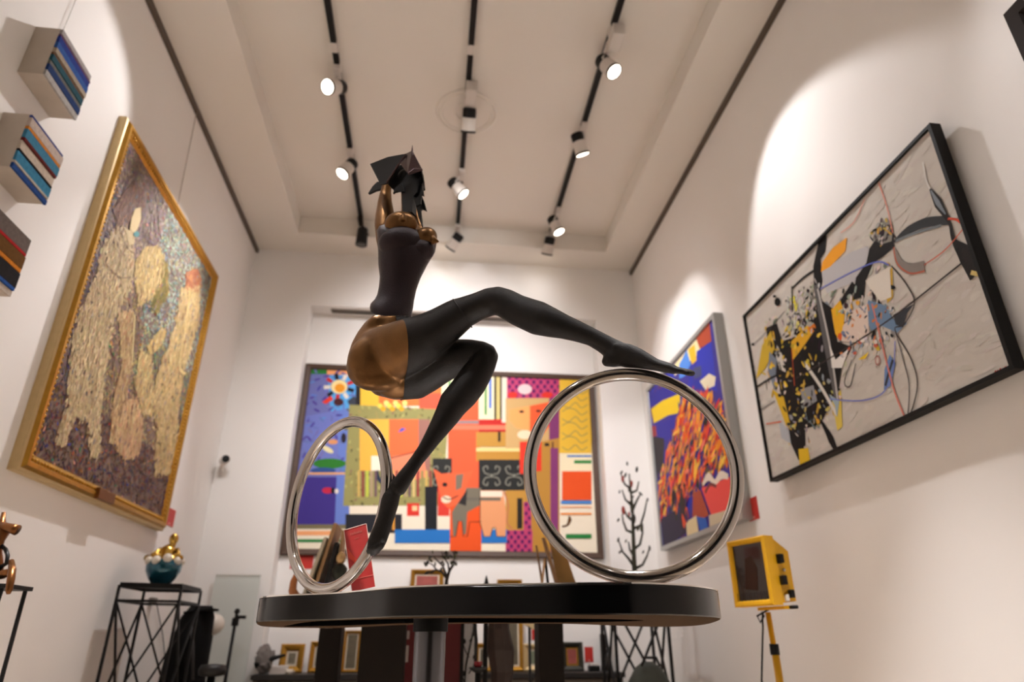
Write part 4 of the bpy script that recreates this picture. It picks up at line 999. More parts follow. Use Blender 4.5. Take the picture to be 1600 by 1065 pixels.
# ---- red leaflet behind the left hoop
YC = 1.50
q = [onY(538, 828, YC), onY(572, 818, YC), onY(586, 914, YC), onY(550.5, 922, YC)]
q = [onY(538, 828, YC + .045), onY(572, 818, YC + .045), onY(586, 916, YC), onY(550.5, 924, YC)]
ctr = (q[2] + q[3]) / 2
ro = thing('leaflet', ctr, 'tall red leaflet standing on the black table behind the left hoop', 'leaflet')
MB().prism(q, (0, 0.0012, 0)).build('sheet', mat('leaflet_red', (172, 36, 31), 0.35, coat=0.3), ro)
def lf(a, b_): return (q[0] * (1 - a) + q[1] * a) * (1 - b_) + (q[3] * (1 - a) + q[2] * a) * b_ + Vector((0, -0.0006, 0))
MB().prism([lf(0.02, .30), lf(.35, .52), lf(.5, .60), lf(.55, .68), lf(.35, .60), lf(.05, .48)], (0, .0005, 0)).build('wave_print', mat('leaflet_orange', (204, 62, 36), 0.35), ro)
MB().prism([lf(0.0, .818), lf(1, .818), lf(1, .826), lf(0, .826)], (0, .0005, 0)).build('fold_line', mat('leaflet_pink', (226, 110, 96), 0.4), ro)
ed = MB()
ed.prism([lf(-.03, 0), lf(0, 0), lf(0, 1), lf(-.03, 1)], (0, .0005, 0)); ed.prism([lf(0, -.008), lf(1, -.008), lf(1, 0.003), lf(0, 0.003)], (0, .0005, 0)); ed.prism([lf(1, 0), lf(1.025, 0), lf(1.025, 1), lf(1, 1)], (0, .0005, 0))
ed.build('border', mat('leaflet_pale', (232, 196, 182), 0.5), ro)
tx = MB()
for k in range(9):
    a = .24 + k * .062; hh = .018 if k % 3 else .026
    tx.prism([lf(a, .10 - hh), lf(a + .02, .10 - hh), lf(a + .02, .115), lf(a, .115)], (0, .0004, 0))
    if k % 2: tx.prism([lf(a, .10), lf(a + .05, .10), lf(a + .05, .106), lf(a, .106)], (0, .0004, 0))
for k in range(4):
    a = .40 + k * .05; tx.prism([lf(a, .185), lf(a + .03, .185), lf(a + .03, .197), lf(a, .197)], (0, .0004, 0))
tx.build('lettering', mat('leaflet_text', (170, 84, 66), 0.5), ro)

# ================================================================== LEFT SIDE: wire plinth, gold figure, bags
def wire_plinth(corners, ztop, label, brace=0.012, sub=0.085, top_m=None):
    """corners: near-left, near-right, far-right, far-left (x, y)"""
    cx = sum(c[0] for c in corners) / 4; cy = sum(c[1] for c in corners) / 4
    ro = thing('wire_plinth', (cx, cy, 0), label, 'plinth', 'black wire plinths')
    MB().prism([(c[0], c[1], ztop - 0.012) for c in corners], (0, 0, 0.012)).build('top_plate', M_BLACK, ro)
    for z in (ztop - 0.012 - brace / 2, ztop - sub, 0.02):
        m = MB()
        for k in range(4):
            a, b_ = corners[k], corners[(k + 1) % 4]; m.bar((*a, z), (*b_, z), brace)
        m.build('rail_ring', M_BLACK, ro)
    for c in corners: MB().bar((*c, 0), (*c, ztop - 0.012), brace, up=(0, 1, 0)).build('leg', M_BLACK, ro)
    for k in range(4):
        a, b_ = Vector(corners[k]), Vector(corners[(k + 1) % 4])
        m = MB(); mid = (a + b_) / 2
        zt_, zl = ztop - sub, 0.03
        m.bar((*a, zt_), (*b_, (zt_ + zl) / 2), brace * .8); m.bar((*b_, zt_), (*a, (zt_ + zl) / 2), brace * .8)
        m.bar((*a, (zt_ + zl) / 2), (*b_, zl), brace * .8); m.bar((*b_, (zt_ + zl) / 2), (*a, zl), brace * .8)
        m.build('cross_brace', M_BLACK, ro)
    return ro
ZP = H + 0.275
cn = [onZ(188, 909, ZP), onZ(285, 911.5, ZP), onZ(315, 919, ZP), onZ(227, 917, ZP)]
print('plinth corners', [tuple(round(v, 3) for v in c) for c in cn])
LPC = [(c.x, c.y) for c in cn]
wire_plinth(LPC, ZP, 'black wire plinth by the left wall with a teal bowl and gold figure on top')
ccx, ccy = sum(c[0] for c in LPC) / 4, sum(c[1] for c in LPC) / 4
bp_ = onZ(252, 908, ZP); bp_ = Vector((ccx + 0.03, ccy, ZP))
pp = onY(252, 905, ccy); bp_ = Vector((pp.x, ccy, ZP))
k_ = ccy / F_PX * 1.02
ro = thing('gold_figure_bowl', bp_, 'teal bowl of white balls with a small gold figure on the left wire plinth', 'sculpture')
def gp(px, py, dy=0.0):
    p = onY(px, py, ccy + dy); p.z += bp_.z - onY(252, 908, ccy).z; return p
rr = 22.5 * k_
MB().lathe(bp_, [(rr * .45, 0), (rr * .5, .004), (rr * .75, rr * .35), (rr * .98, rr * .8), (rr * 1.02, rr * 1.15), (rr * .92, rr * 1.45), (rr * .8, rr * 1.5), (rr * .7, rr * 1.3)], 32).build('bowl', mat('teal_glaze', (24, 92, 112), 0.12, 0.5, 0.4, 9, coat=0.7), ro, True)
for k in range(9):
    a = 2 * PI * k / 9 + .3
    MB().sphere(bp_ + Vector((rr * .88 * math.cos(a), rr * .88 * math.sin(a), rr * 1.42 + .008 * math.sin(k * 2))), rr * .27, 14).build('white_ball', mat('white_glaze', (232, 222, 208), 0.3), ro, True)
MBG = mat('bright_gold', (206, 168, 84), 0.2, 1.0)
gf = MB()
gf.tube([bp_ + Vector((0, 0, rr * 1.1)), bp_ + Vector((0.0, 0, rr * 1.6)), bp_ + Vector((rr * .1, 0, rr * 2.1)), bp_ + Vector((rr * .2, 0, rr * 2.35))], [rr * .6, rr * .62, rr * .45, rr * .22], 14)
gf.sphere(bp_ + Vector((rr * .25, 0, rr * 2.72)), (rr * .27, rr * .27, rr * .36), 14); gf.tube([bp_ + Vector((rr * .22, 0, rr * 2.2)), bp_ + Vector((rr * .25, 0, rr * 2.6))], rr * .2, 10)
for s_ in (-1, 1):
    gf.tube([bp_ + Vector((rr * (.15 + .45 * s_), -.01, rr * 2.1)), bp_ + Vector((rr * (.1 + .75 * s_), -.03, rr * 1.75)), bp_ + Vector((rr * .15 + s_ * rr * .2, -rr * .55, rr * 1.65))], [rr * .16, rr * .15, rr * .12], 10)
    gf.tube([bp_ + Vector((rr * .3 * s_, 0, rr * 1.4)), bp_ + Vector((rr * .95 * s_, -rr * .3, rr * 1.55)), bp_ + Vector((rr * .1 * s_, -rr * .75, rr * 1.5))], [rr * .26, rr * .22, rr * .15], 10)
gf.build('gold_figure', MBG, ro, True)

# left edge: bronze on a slim stand
YV = 2.2
def at(px, py, Y=YV): return onY(px, py, Y)
ro = thing('rod_stand', (at(-6, 940).x, YV, 0), 'slim black splayed-leg stand at the left edge carrying a small bronze', 'stand')
tp = at(26, 914)
zst = tp.z; xs0 = at(-60, 914).x; xs1 = tp.x
MB().box2((xs0, YV - .07, zst - .012), (xs1 + .012, YV + .07, zst), .002).build('top_plate', M_BLACK, ro)
for (xa, ya2, dx) in ((xs1, -.06, .13), (xs1, .06, .13), (xs0, -.06, -.13), (xs0, .06, -.13)):
    slope = (at(20, 925).x - at(0, 1050).x) / (at(20, 925).z - at(0, 1050).z)
    MB().cyl((xa - .004, YV + ya2, zst - .01), (xa - .004 + (.0 if dx > 0 else 0), YV + ya2 * 1.6, 0), .006, n=10).build('leg', M_BLACK, ro)
ro = thing('bronze_torso', (at(-8, 914).x, YV, zst), 'small brown bronze torso with handle-like arms on the slim stand at the left edge', 'sculpture')
m1 = mat('warm_bronze', (120, 76, 40), 0.3, 0.85, 0.4, 30)
def tb(L, nm, m=m1, n=14):
    MB().tube([at(x, y, YV + dy) for x, y, dy, r in L], [r * YV / F_PX * 1.05 for x, y, dy, r in L], n).build(nm, m, ro, True)
tb([(-8, 898, 0, 10), (-6, 880, 0, 8), (-6, 862, 0, 6.5), (-4, 845, 0, 8), (0, 832, 0, 11), (2, 822, 0, 9), (4, 815, 0, 4), (6, 800, 0, 2.5)], 'torso')
tb([(0, 822, 0, 7), (12, 824, -.01, 6), (22, 826, -.02, 6.5), (27, 828, -.02, 7)], 'arm_stump')
tb([(2, 852, 0, 2.5), (9, 858, -.01, 2.5), (12, 868, -.02, 2.5), (10, 880, -.02, 2.5), (0, 886, -.01, 2.5)], 'arm_loop', M_BLACK)
tb([(18, 876, -.05, 3), (19, 890, -.075, 4.5), (17, 905, -.092, 4.5), (14, 922, -.092, 4), (13, 928, -.092, 2)], 'leg')
tb([(-10, 896, 0, 8), (4, 897, -.01, 6), (16, 893, -.075, 4)], 'thigh')

p = onX(258, 1000, XL + .02)
ro = thing('thin_cable', onX(243, 936, XL + .01), 'thin dark cable hanging on the left wall behind the wire plinth', 'cable')
MB().tube([onX(244, 938, XL + .012), onX(248, 960, XL + .012), onX(254, 990, XL + .012), onX(258, 1030, XL + .012), onX(266, 1064, XL + .012), onX(268, 1110, XL + .012)], .003, 6).build('wire', M_BLACK, ro, True)
MB().box(onX(239, 939, XL + .015), (.03, .06, .04), None, .005).build('plug', mat('grey_plug', (120, 112, 106), .5), ro)
# glass panel, ball, black bag, stick stand at the left back corner
gx0, gx1 = onY(326, 950, 4.93).x, onY(398, 950, 4.93).x
gt = onY(360, 897, 4.93).z
ro = thing('acrylic_panel', ((gx0 + gx1) / 2, 4.93, 0), 'pale translucent panel leaning in the left back corner', 'panel')
m = mat('frosted_acrylic', (226, 230, 224), 0.45, trans=0.25)
MB().prism([(gx0, 4.90, 0), (gx1, 4.90, 0), (gx1, 4.96, gt), (gx0, 4.96, gt)], (0, 0.006, 0)).build('sheet', m, ro)
MB().bar((gx0, 4.957, gt), (gx1, 4.957, gt), .008).build('edge_strip', mat('edge_white', (224, 222, 216), .5), ro)
YB2 = 4.3
def a2(px, py, Y=YB2): return onY(px, py, Y)
ro = thing('black_bag', (a2(298, 1000).x, YB2, 0), 'tall black soft case standing behind the left wire plinth', 'bag')
zt_ = a2(300, 946).z; xa, xb = a2(276, 1000).x, a2(318, 1000).x
MB().loft([(Vector(((xa + xb) / 2 + dx, YB2, z)), Vector((w2, 0, 0)), Vector((0, .09 * d_, 0))) for z, w2, dx, d_ in ((.0, .14, -.02, 1), (.08, .155, -.02, 1.2), (.5, .14, -.01, 1.2), (zt_ - .25, .115, 0, 1.1), (zt_ - .06, .09, .02, .9), (zt_, .06, .03, .5))], 20).build('body', mat('black_fabric', (9, 8, 9), .9, spec=.2, var=.3), ro, True)
MB().box((a2(316, 958).x, YB2 - .02, zt_ - .03), (.16, .12, .012), Matrix.Rotation(-.12, 3, 'Y'), .003).build('flap', mat('black_fabric', (9, 8, 9), .9, spec=.2), ro)
MB().tube([a2(309, 980) + Vector((0, -.11, 0)), a2(313, 1010) + Vector((0, -.13, 0)), a2(312, 1060) + Vector((0, -.12, 0))], .008, 8).build('strap', mat('grey_strap', (52, 50, 50), .7), ro, True)
p = a2(334, 975, 4.6)
ro = thing('floor_lamp', (p.x, 4.6, 0), 'slim lamp with a round white globe beside the black case', 'lamp')
MB().sphere(p, 12.5 * 4.6 / F_PX * 1.1, 24).build('globe_shade', mat('opal_glass', (232, 224, 212), .3), ro, True)
MB().cyl((p.x, 4.6, .02), (p.x, 4.6, p.z - .04), .008, n=10).build('stem', M_BLACK, ro, True)
MB().lathe((p.x, 4.6, 0), [(.09, 0), (.09, .015), (.02, .025)], 24).build('base', M_BLACK, ro, True, 40)
p0, p1 = a2(371, 952, 4.72), a2(352, 1062, 4.72)
ro = thing('microphone_stand', (p1.x - .05, 4.72, 0), 'black slanted boom stand in front of the pale panel', 'stand')
dd = (p1 - p0); pe = p0 + dd * (p0.z / (p0.z - p1.z)) * .98
MB().cyl(pe, p0, .013, .010, 12).build('pole', M_BLACK, ro, True)
MB().cyl(p0 + dd * .12, p0 + dd * .24, .022, n=12).build('clutch', M_BLACK, ro, True, 40)
MB().sphere(p0 + Vector((0, 0, -.01)), .018, 12).build('tip', M_BLACK, ro, True)
MB().box((p0 + dd * .16 + Vector((.03, 0, .02))), (.06, .03, .02), None, .004).build('knob', M_BLACK, ro)
MB().lathe((pe.x, 4.72, 0), [(.13, 0), (.13, .02), (.02, .03)], 24).build('base', M_BLACK, ro, True, 40)
p = a2(333, 1040, 4.02)
ro = thing('black_stool', (p.x, 4.02, 0), 'small round black padded stool beside the black case', 'stool')
MB().lathe((p.x, 4.02, p.z - .05), [(.03, 0), (.065, .006), (.07, .03), (.06, .055), (.02, .06)], 24).build('seat', mat('black_vinyl', (20, 19, 20), .5), ro, True)
MB().cyl((p.x, 4.02, .02), (p.x, 4.02, p.z - .05), .02, n=14).build('column', M_BLACK, ro, True)
MB().lathe((p.x, 4.02, 0), [(.10, 0), (.10, .02), (.03, .03)], 24).build('base', M_BLACK, ro, True, 40)

# ================================================================== BACK: shelf and what stands on it
ZSH = H - 0.185
ro = thing('low_cabinet', (.12, YN - .19, 0), 'long low grey-beige cabinet with a dark top across the niche', 'cabinet')
MB().box2((NX0 + .01, YN - .40, ZSH - .03), (NX1 - .01, YN - .002, ZSH), .002).build('top', mat('dark_top', (36, 32, 30), .5), ro)
MB().box2((NX0 + .02, YN - .37, 0), (NX1 - .02, YN - .004, ZSH - .03)).build('carcass', mat('cabinet_grey', (104, 94, 84), .6), ro)
for k in range(4):
    xa = NX0 + .03 + k * .588
    d = MB().box2((xa, YN - .388, .06), (xa + .58, YN - .37, ZSH - .04), .002).build('door', mat('cabinet_door', (110, 99, 88), .6), ro)
    MB().cyl((xa + .54, YN - .40, .45), (xa + .54, YN - .388, .45), .012, n=12).build('knob', M_BLACK, d)
YS = YN - .16
def small_frame(x0p, y0p, x1p, y1p, fm, pic, label, fw=.2, mat_=None, lean=True, Y=YS, base=ZSH, deep=.03):
    a, b_ = onY(x0p, y1p, Y), onY(x1p, y0p, Y)
    zt_ = b_.z; xa, xb = a.x, b_.x
    w_, h_ = xb - xa, zt_ - base
    ro = thing('framed_picture', ((xa + xb) / 2, Y, base), label, 'framed picture', 'small framed pictures along the back cabinet')
    ay = Vector((0, .12, 1)).normalized(); nn = Vector((0, -1, .12)).normalized()
    f = fw * min(w_, h_)
    o_ = Vector((xa, Y, base + .001))
    frame_mesh(o_, AX_X, ay, nn, w_, h_, [(0, 0), (0, deep * .8), (f * .25, deep), (f * .8, deep * .6), (f, deep * .4), (f, 0)]).build('frame', fm, ro)
    def pt(u, v, z): return o_ + AX_X * u + ay * v + nn * z
    MB().prism([pt(f * .9, f * .9, .002), pt(w_ - f * .9, f * .9, .002), pt(w_ - f * .9, h_ - f * .9, .002), pt(f * .9, h_ - f * .9, .002)], nn * .004).build('mount', mat('cream_mount', (214, 202, 180), .7) if mat_ is None else mat_, ro)
    g_ = f * 1.35
    MB().prism([pt(g_, g_, .0065), pt(w_ - g_, g_, .0065), pt(w_ - g_, h_ - g_, .0065), pt(g_, h_ - g_, .0065)], nn * .001).build('picture', pic, ro)
PIC1 = mat('pic_dark_horse', (120, 110, 90), .6, var=.8, vscale=18)
PIC2 = mat('pic_olive', (86, 76, 56), .6, var=.6, vscale=14)
PIC3 = mat('pic_rose', (150, 70, 60), .6, var=.5, vscale=16)
PIC4 = mat('pic_green', (110, 116, 92), .6, var=.5, vscale=16)
small_frame(436, 1006, 477, 1038, M_GOLD, PIC1, 'small gold-framed picture at the left end of the back cabinet', .26)
small_frame(482, 1002, 516, 1038, M_GOLD, PIC2, 'small gold-framed picture partly hidden by the left wooden plinth', .24, Y=YS + .02)
small_frame(533, 985, 565, 1046, M_GOLD, PIC2, 'upright gold-framed dark landscape between the two left wooden plinths', .16)
small_frame(742, 1005, 770, 1045, M_GOLD, PIC2, 'small gold-framed picture right of the white branch panel', .22)
small_frame(633, 888, 694, 1046, M_GOLD, PIC3, 'gold-framed picture with a rose print behind the little bare tree', .13, Y=YS + .03)
small_frame(777, 904, 817, 1046, M_GOLD, PIC2, 'tall gold-framed picture half behind the carved wooden post', .16, Y=YS + .03)
small_frame(818, 1006, 846, 1046, M_GOLDP, PIC4, 'small pale gold frame beside the right wooden plinth', .26)
small_frame(878, 1003, 910, 1045, mat('green_black_frame', (40, 38, 26), .5), PIC3, 'small dark green framed picture with a gold slip at right', .22, mat_=M_GOLD)
# small things on the cabinet
p = onY(928, 1044, YS - .05)
ro = thing('small_box', (p.x, YS - .05, ZSH), 'small black box with a white lid at the right end of the cabinet', 'box')
MB().box2((p.x - .035, YS - .09, ZSH), (p.x + .035, YS - .01, ZSH + .035), .003).build('body', M_BLACK, ro); MB().box2((p.x - .03, YS - .085, ZSH + .035), (p.x + .03, YS - .015, ZSH + .05), .003).build('lid', M_WHITE, ro)
p = onY(942, 1000, YN - .03); q_ = onY(942, 990, YN - .03)
ro = thing('dark_plank', (p.x, YN - .03, ZSH), 'narrow upright dark plank leaning at the right end of the niche', 'plank')
MB().box2((p.x - .02, YN - .05, ZSH), (p.x + .02, YN - .02, q_.z), .003).build('board', M_DWOOD, ro)
MB().box2((p.x - .022, YN - .052, ZSH), (p.x + .022, YN - .018, ZSH + .03), .003).build('foot', M_DWOOD, ro)
p = onY(950, 1040, YS)
ro = thing('dark_bottle', (p.x, YS, ZSH), 'small dark bottle at the right end of the cabinet', 'bottle')
MB().lathe((p.x, YS, ZSH), [(.018, 0), (.02, .004), (.02, .07), (.008, .09), (.008, .12)], 16).build('glass', mat('dark_glass', (44, 40, 36), .2), ro, True); MB().cyl((p.x, YS, ZSH + .115), (p.x, YS, ZSH + .135), .0095, n=12).build('cap', M_BLACK, ro)
p = onY(412, 1040, YS - .08)
ro = thing('film_wrapped_bundle', (p.x, YS - .08, ZSH), 'clear film wrapped grey bundle at the left end of the cabinet', 'bundle')
rnd = random.Random(4); mb = MB(); mb.sphere((p.x, YS - .08, ZSH + .085), (.06, .05, .085), 14)
for v in mb.bm.verts: v.co += Vector((rnd.uniform(-.012, .012), rnd.uniform(-.01, .01), rnd.uniform(-.012, .012)))
for v in mb.bm.verts: v.co.z = max(v.co.z, ZSH)
mb.build('wrap', mat('grey_film', (120, 114, 110), .25, coat=.5), ro); MB().tube([(p.x - .05, YS - .1, ZSH + .05), (p.x + .05, YS - .1, ZSH + .09), (p.x + .13, YS - .09, ZSH + .11)], [.02, .018, .008], 10).build('black_strap', M_BLACK, ro, True)
p = onY(436, 1043, YN - .33)
ro = thing('paper_stack', (p.x, YN - .33, ZSH), 'small stack of white paper in front of the left gold frame', 'paper')
for k in range(3): MB().box((p.x + .004 * k, YN - .33, ZSH + .009 + .017 * k), (.10, .07, .016), Matrix.Rotation(.1 * k, 3, 'Z'), .002).build('sheet_pile', mat('white_paper', (214, 206, 200), .7), ro)
p = onY(452, 1046, YN - .36)
ro = thing('white_cup', (p.x, YN - .36, ZSH), 'tiny white cup beside the paper stack', 'cup')
MB().lathe((p.x, YN - .36, ZSH), [(.012, 0), (.02, .002), (.024, .03), (.021, .03), (.016, .006)], 18).build('bowl', mat('white_glaze', (232, 222, 208), .3), ro, True); MB().tube([(p.x + .022, YN - .36, ZSH + .024), (p.x + .036, YN - .36, ZSH + .018), (p.x + .02, YN - .36, ZSH + .008)], .003, 8).build('handle', mat('white_glaze', (232, 222, 208), .3), ro, True)

# wooden plinths and what they carry
def plinth(x0p, x1p, topy, Y, label, cap=None, d=.14):
    xa, xb = onY(x0p, 1010, Y).x, onY(x1p, 1010, Y).x; zt_ = onY((x0p + x1p) / 2, topy, Y).z
    ro = thing('wooden_plinth', ((xa + xb) / 2, Y, 0), label, 'plinth', 'dark wooden plinths behind the black table')
    MB().box2((xa, Y, 0), (xb, Y + d, zt_ - .025), .004).build('column', M_DWOOD, ro)
    ca, cb_ = (xa - .01, xb + .01) if cap is None else (onY(cap[0], 930, Y).x, onY(cap[1], 930, Y).x)
    MB().box2((ca, Y - .01, zt_ - .025), (cb_, Y + d + .04, zt_), .004).build('cap', M_DWOOD, ro)
    MB().box2((xa - .012, Y - .012, 0), (xb + .012, Y + d + .012, .05), .004).build('foot', M_DWOOD, ro)
    return (ca, cb_, zt_, Y, d)
PA = plinth(496, 531, 938, 3.2, 'narrow dark wooden plinth carrying the leaning canvases', (458, 548))
PB = plinth(562, 633, 955, 3.0, 'broad dark wooden plinth just left of the steel pole')
PD = plinth(842, 881, 935, 3.2, 'narrow dark wooden plinth carrying the small easel at right', (834, 912))
# carved post
YT = 3.15; xa, xb = onY(764, 1010, YT).x, onY(799, 1010, YT).x; zt_ = onY(780, 950, YT).z; xm = (xa + xb) / 2; hw = (xb - xa) / 2
ro = thing('carved_post', (xm, YT, 0), 'rough dark carved wooden post right of the white branch panel', 'wood sculpture')
rnd = random.Random(9)
secs = []
for k in range(15):
    z = zt_ * k / 14; wv = hw * (1 + .12 * math.sin(k * 1.7) + (.12 if k == 12 else 0)); secs.append((Vector((xm + .008 * math.sin(k * 1.3), YT, z)), Vector((wv, .01 * math.sin(k), 0)), Vector((0, .06 + .01 * math.cos(k * 2), 0))))
MB().loft(secs, 9).build('trunk', mat('red_brown_wood', (40, 24, 17), .6, var=.5, vscale=10, bump=.5, bscale=50), ro)
MB().box2((xm - .09, YT - .09, 0), (xm + .09, YT + .09, .03), .004).build('foot', M_DWOOD, ro)
# red box with black edges, carrying the small tree
YR = 3.4; xa, xb = onY(630, 1010, YR).x, onY(722, 1010, YR).x; zr = onY(690, 948, YR).z
ro = thing('red_display_box', ((xa + xb) / 2, YR, 0), 'dark red upright display box with black edges behind the steel pole', 'display box')
MB().box2((xa, YR, 0), (xb, YR + .22, zr), .004).build('body', mat('deep_red', (82, 9, 14), .45), ro)
for xx in (xa, xb): MB().box2((xx - .008, YR - .004, 0), (xx + .008, YR + .02, zr)).build('edge_strip', M_BLACK, ro)
for (ya2, yb2) in ((985, 998), (1008, 1034)):
    za2, zb2 = onY(637, yb2, YR).z, onY(637, ya2, YR).z; x_ = onY(637, 1000, YR).x
    MB().box2((x_ - .007, YR - .006, za2), (x_ + .007, YR - .001, zb2)).build('pale_label', mat('pale_label', (150, 140, 136), .6), ro)
def tree(name, label, cat, base, L, leaves, m, lm, pot=None, Y=3.4, flower=None):
    ro = thing(name, base, label, cat)
    for i, (pts, r0, r1) in enumerate(L):
        P3 = [onY(x, y, Y + dy) for x, y, dy in pts]; n_ = len(P3)
        MB().tube(P3, [(r0 + (r1 - r0) * k / (n_ - 1)) * Y / F_PX for k in range(n_)], 8).build('trunk' if i == 0 else 'branch', m, ro, True)
    for i, (x, y, dy, s_, rt, c) in enumerate(leaves):
        p = onY(x, y, Y + dy)
        MB().sphere(p, (s_ * .45 * Y / F_PX, s_ * .25 * Y / F_PX, s_ * Y / F_PX), 8, rot=Matrix.Rotation(rt, 3, 'Y')).build('leaf', lm[c], ro, True)
    if pot: pot(ro)
    return ro
LMS = [mat('leaf_black', (34, 36, 26), .5), mat('leaf_red', (150, 52, 36), .5), mat('leaf_olive', (70, 74, 40), .5)]
bb = onY(697, 930, YR + .08); bb.z = zr
rnd = random.Random(2)
br = [([(697, 940, 0), (697, 918, 0), (698, 905, 0), (702, 892, 0), (706, 885, 0)], 3.2, 1.8), ([(698, 903, 0), (690, 893, -.02), (682, 890, -.02), (672, 893, -.03), (663, 896, -.03)], 2, 1), ([(698, 900, 0), (692, 884, .01), (684, 876, 0), (678, 870, 0)], 1.8, .8), ([(702, 893, 0), (700, 880, .02), (692, 868, .02), (690, 862, 0)], 1.6, .7), ([(705, 886, 0), (710, 874, 0), (713, 866, 0)], 1.5, .6), ([(682, 890, -.02), (676, 882, 0), (668, 878, 0)], 1.2, .6), ([(704, 890, 0), (711, 880, -.02), (714, 872, 0)], 1.1, .5)]
lv = [(rnd.uniform(664, 715), rnd.uniform(861, 882), rnd.uniform(-.04, .04), rnd.uniform(2.5, 4), rnd.uniform(-1, 1), rnd.choice([0, 0, 2])) for k in range(22)] + [(667, 880, 0, 5, .4, 0), (668, 894, 0, 5, 1.2, 0), (676, 893, 0, 4, 1, 0), (689, 890, 0, 4, .3, 0)]
def base_block(ro): MB().lathe(bb, [(.05, 0), (.05, .012), (.02, .02)], 16).build('base', M_BLACK, ro, True, 40)
tree('wire_tree', 'small dark bare-branched tree sculpture in front of the rose print frame', 'sculpture', bb, br, lv, mat('dark_twig', (44, 34, 26), .6), LMS, base_block, YR + .08)
# white panel with black branch pattern
YW = 3.5; xa, xb = onY(722, 1010, YW).x, onY(745, 1010, YW).x; zw = onY(733, 960, YW).z
ro = thing('branch_panel', ((xa + xb) / 2, YW, 0), 'narrow white panel painted with black vine branches beside the red box', 'panel')
MB().box2((xa, YW, 0), (xb, YW + .03, zw), .002).build('board', mat('white_gloss', (214, 214, 216), .3), ro)
vn = MB(); rnd = random.Random(6)
vn.tube([(xa + .012 + .02 * math.sin(k * .9) + (xb - xa) * .35, YW - .002, zw * k / 16) for k in range(17)], .004, 6)
for k in range(14):
    z = .15 + (zw - .2) * k / 14; s_ = 1 if k % 2 else -1; xm = (xa + xb) / 2
    vn.tube([(xm, YW - .002, z), (xm + s_ * .02, YW - .002, z + .03), (xm + s_ * .03, YW - .002, z + .06)], .0025, 6); vn.sphere((xm + s_ * .026, YW - .003, z + .07), (.009, .003, .012), 8)
vn.build('vine', M_BLACK, ro, True)
# candle stand
p = onY(747, 1038, 2.9)
ro = thing('candle_stand', (p.x, 2.9, 0), 'thin black candle stand with a small red cup by the white branch panel', 'candle holder')
MB().tube([(p.x, 2.9, .01), (p.x, 2.9, p.z - .02)], .012, 10).build('stem', M_BLACK, ro, True)
MB().lathe((p.x, 2.9, p.z - .03), [(.01, 0), (.03, .012), (.036, .018), (.034, .022)], 20).build('dish', M_BLACK, ro, True)
MB().lathe((p.x, 2.9, p.z - .008), [(.012, 0), (.016, .002), (.017, .02), (.014, .02)], 16).build('red_cup', mat('red_glass', (130, 24, 30), .2), ro, True)
MB().lathe((p.x, 2.9, 0), [(.08, 0), (.08, .01), (.015, .02)], 20).build('base', M_BLACK, ro, True, 40)
MB().tube([onY(742, 975, 2.9), onY(744, 1000, 2.9), onY(743, 1036, 2.9)], .007, 8).build('upright', M_BLACK, ro, True)

# leaning canvases on the left plinth
Yc = 3.24; zpa = PA[2]
def canvas(p_top, p_bot, th, face_m, edge_m, label, dep=.22, Y=Yc, wide=0.0):
    a, b_ = onY(*p_top, Y), onY(*p_bot, Y); b_.z = zpa + .002
    d = (a - b_); n_ = Vector((-d.z, 0, d.x)).normalized()
    if n_.x > 0: n_ = -n_
    ro = thing('leaning_canvas', b_, label, 'canvas', 'canvases leaning on the left plinth')
    ey = Vector((0, dep, 0))
    MB().prism([b_, a, a + ey, b_ + ey], n_ * -th).build('stretcher', edge_m, ro)
    MB().prism([b_ + d * .02 + ey * .03, a - d * .02 + ey * .03, a - d * .02 + ey * .97, b_ + d * .02 + ey * .97], n_ * .003).build('face', face_m, ro)
W1 = mat('raw_canvas', (196, 186, 164), .8, var=.1); OC = mat('ochre_canvas', (126, 100, 44), .7, var=.4, vscale=12); BKc = mat('black_canvas', (24, 21, 19), .7)
canvas((507, 838), (470, 930), .012, W1, W1, 'pale canvas leaning on the left plinth, leftmost of its stack')
canvas((522, 816), (484, 932), .014, OC, M_LWOOD, 'tall wood-edged ochre canvas leaning on the left plinth', Y=Yc + .02)
canvas((524, 846), (500, 934), .014, BKc, BKc, 'black canvas leaning on the left plinth behind the ochre one', Y=Yc + .01)
canvas((534, 828), (522, 934), .012, W1, M_LWOOD, 'light wood stretcher standing on the left plinth, rightmost of its stack', Y=Yc + .03, dep=.1)
p = onY(530, 893, 3.2)
ro = thing('bronze_bust', (p.x, 3.22, zpa), 'small bronze and white bust in front of the leaning canvases', 'sculpture')
kk = 3.2 / F_PX
MB().lathe((p.x, 3.215, zpa), [(14 * kk, 0), (14 * kk, .012), (6 * kk, .02), (5 * kk, 26 * kk), (10 * kk, 34 * kk), (11 * kk, 44 * kk), (6 * kk, 50 * kk)], 18).build('shoulders', mat('dark_green_bronze', (46, 50, 44), .35, .6), ro, True)
MB().sphere((p.x, 3.215, zpa + 58 * kk), (7 * kk, 7 * kk, 9 * kk), 16).build('head', mat('white_gilt', (206, 170, 120), .25, .6), ro, True)
MB().sphere((p.x, 3.207, zpa + 57 * kk), (1.5 * kk, 2.5 * kk, 2 * kk), 8).build('nose', mat('white_gilt', (206, 170, 120), .25, .6), ro, True)
p = onY(468, 915, 3.25)
ro = thing('curved_wood_piece', (p.x, 3.25, zpa), 'curved orange-brown wooden piece at the left end of the plinth top', 'wood sculpture')
MB().tube([onY(464, 936, 3.25), onY(457, 922, 3.25), onY(459, 908, 3.25), onY(464, 896, 3.25)], [.022, .018, .016, .012], 12).build('arc', mat('orange_wood', (170, 104, 54), .4, var=.3), ro, True)
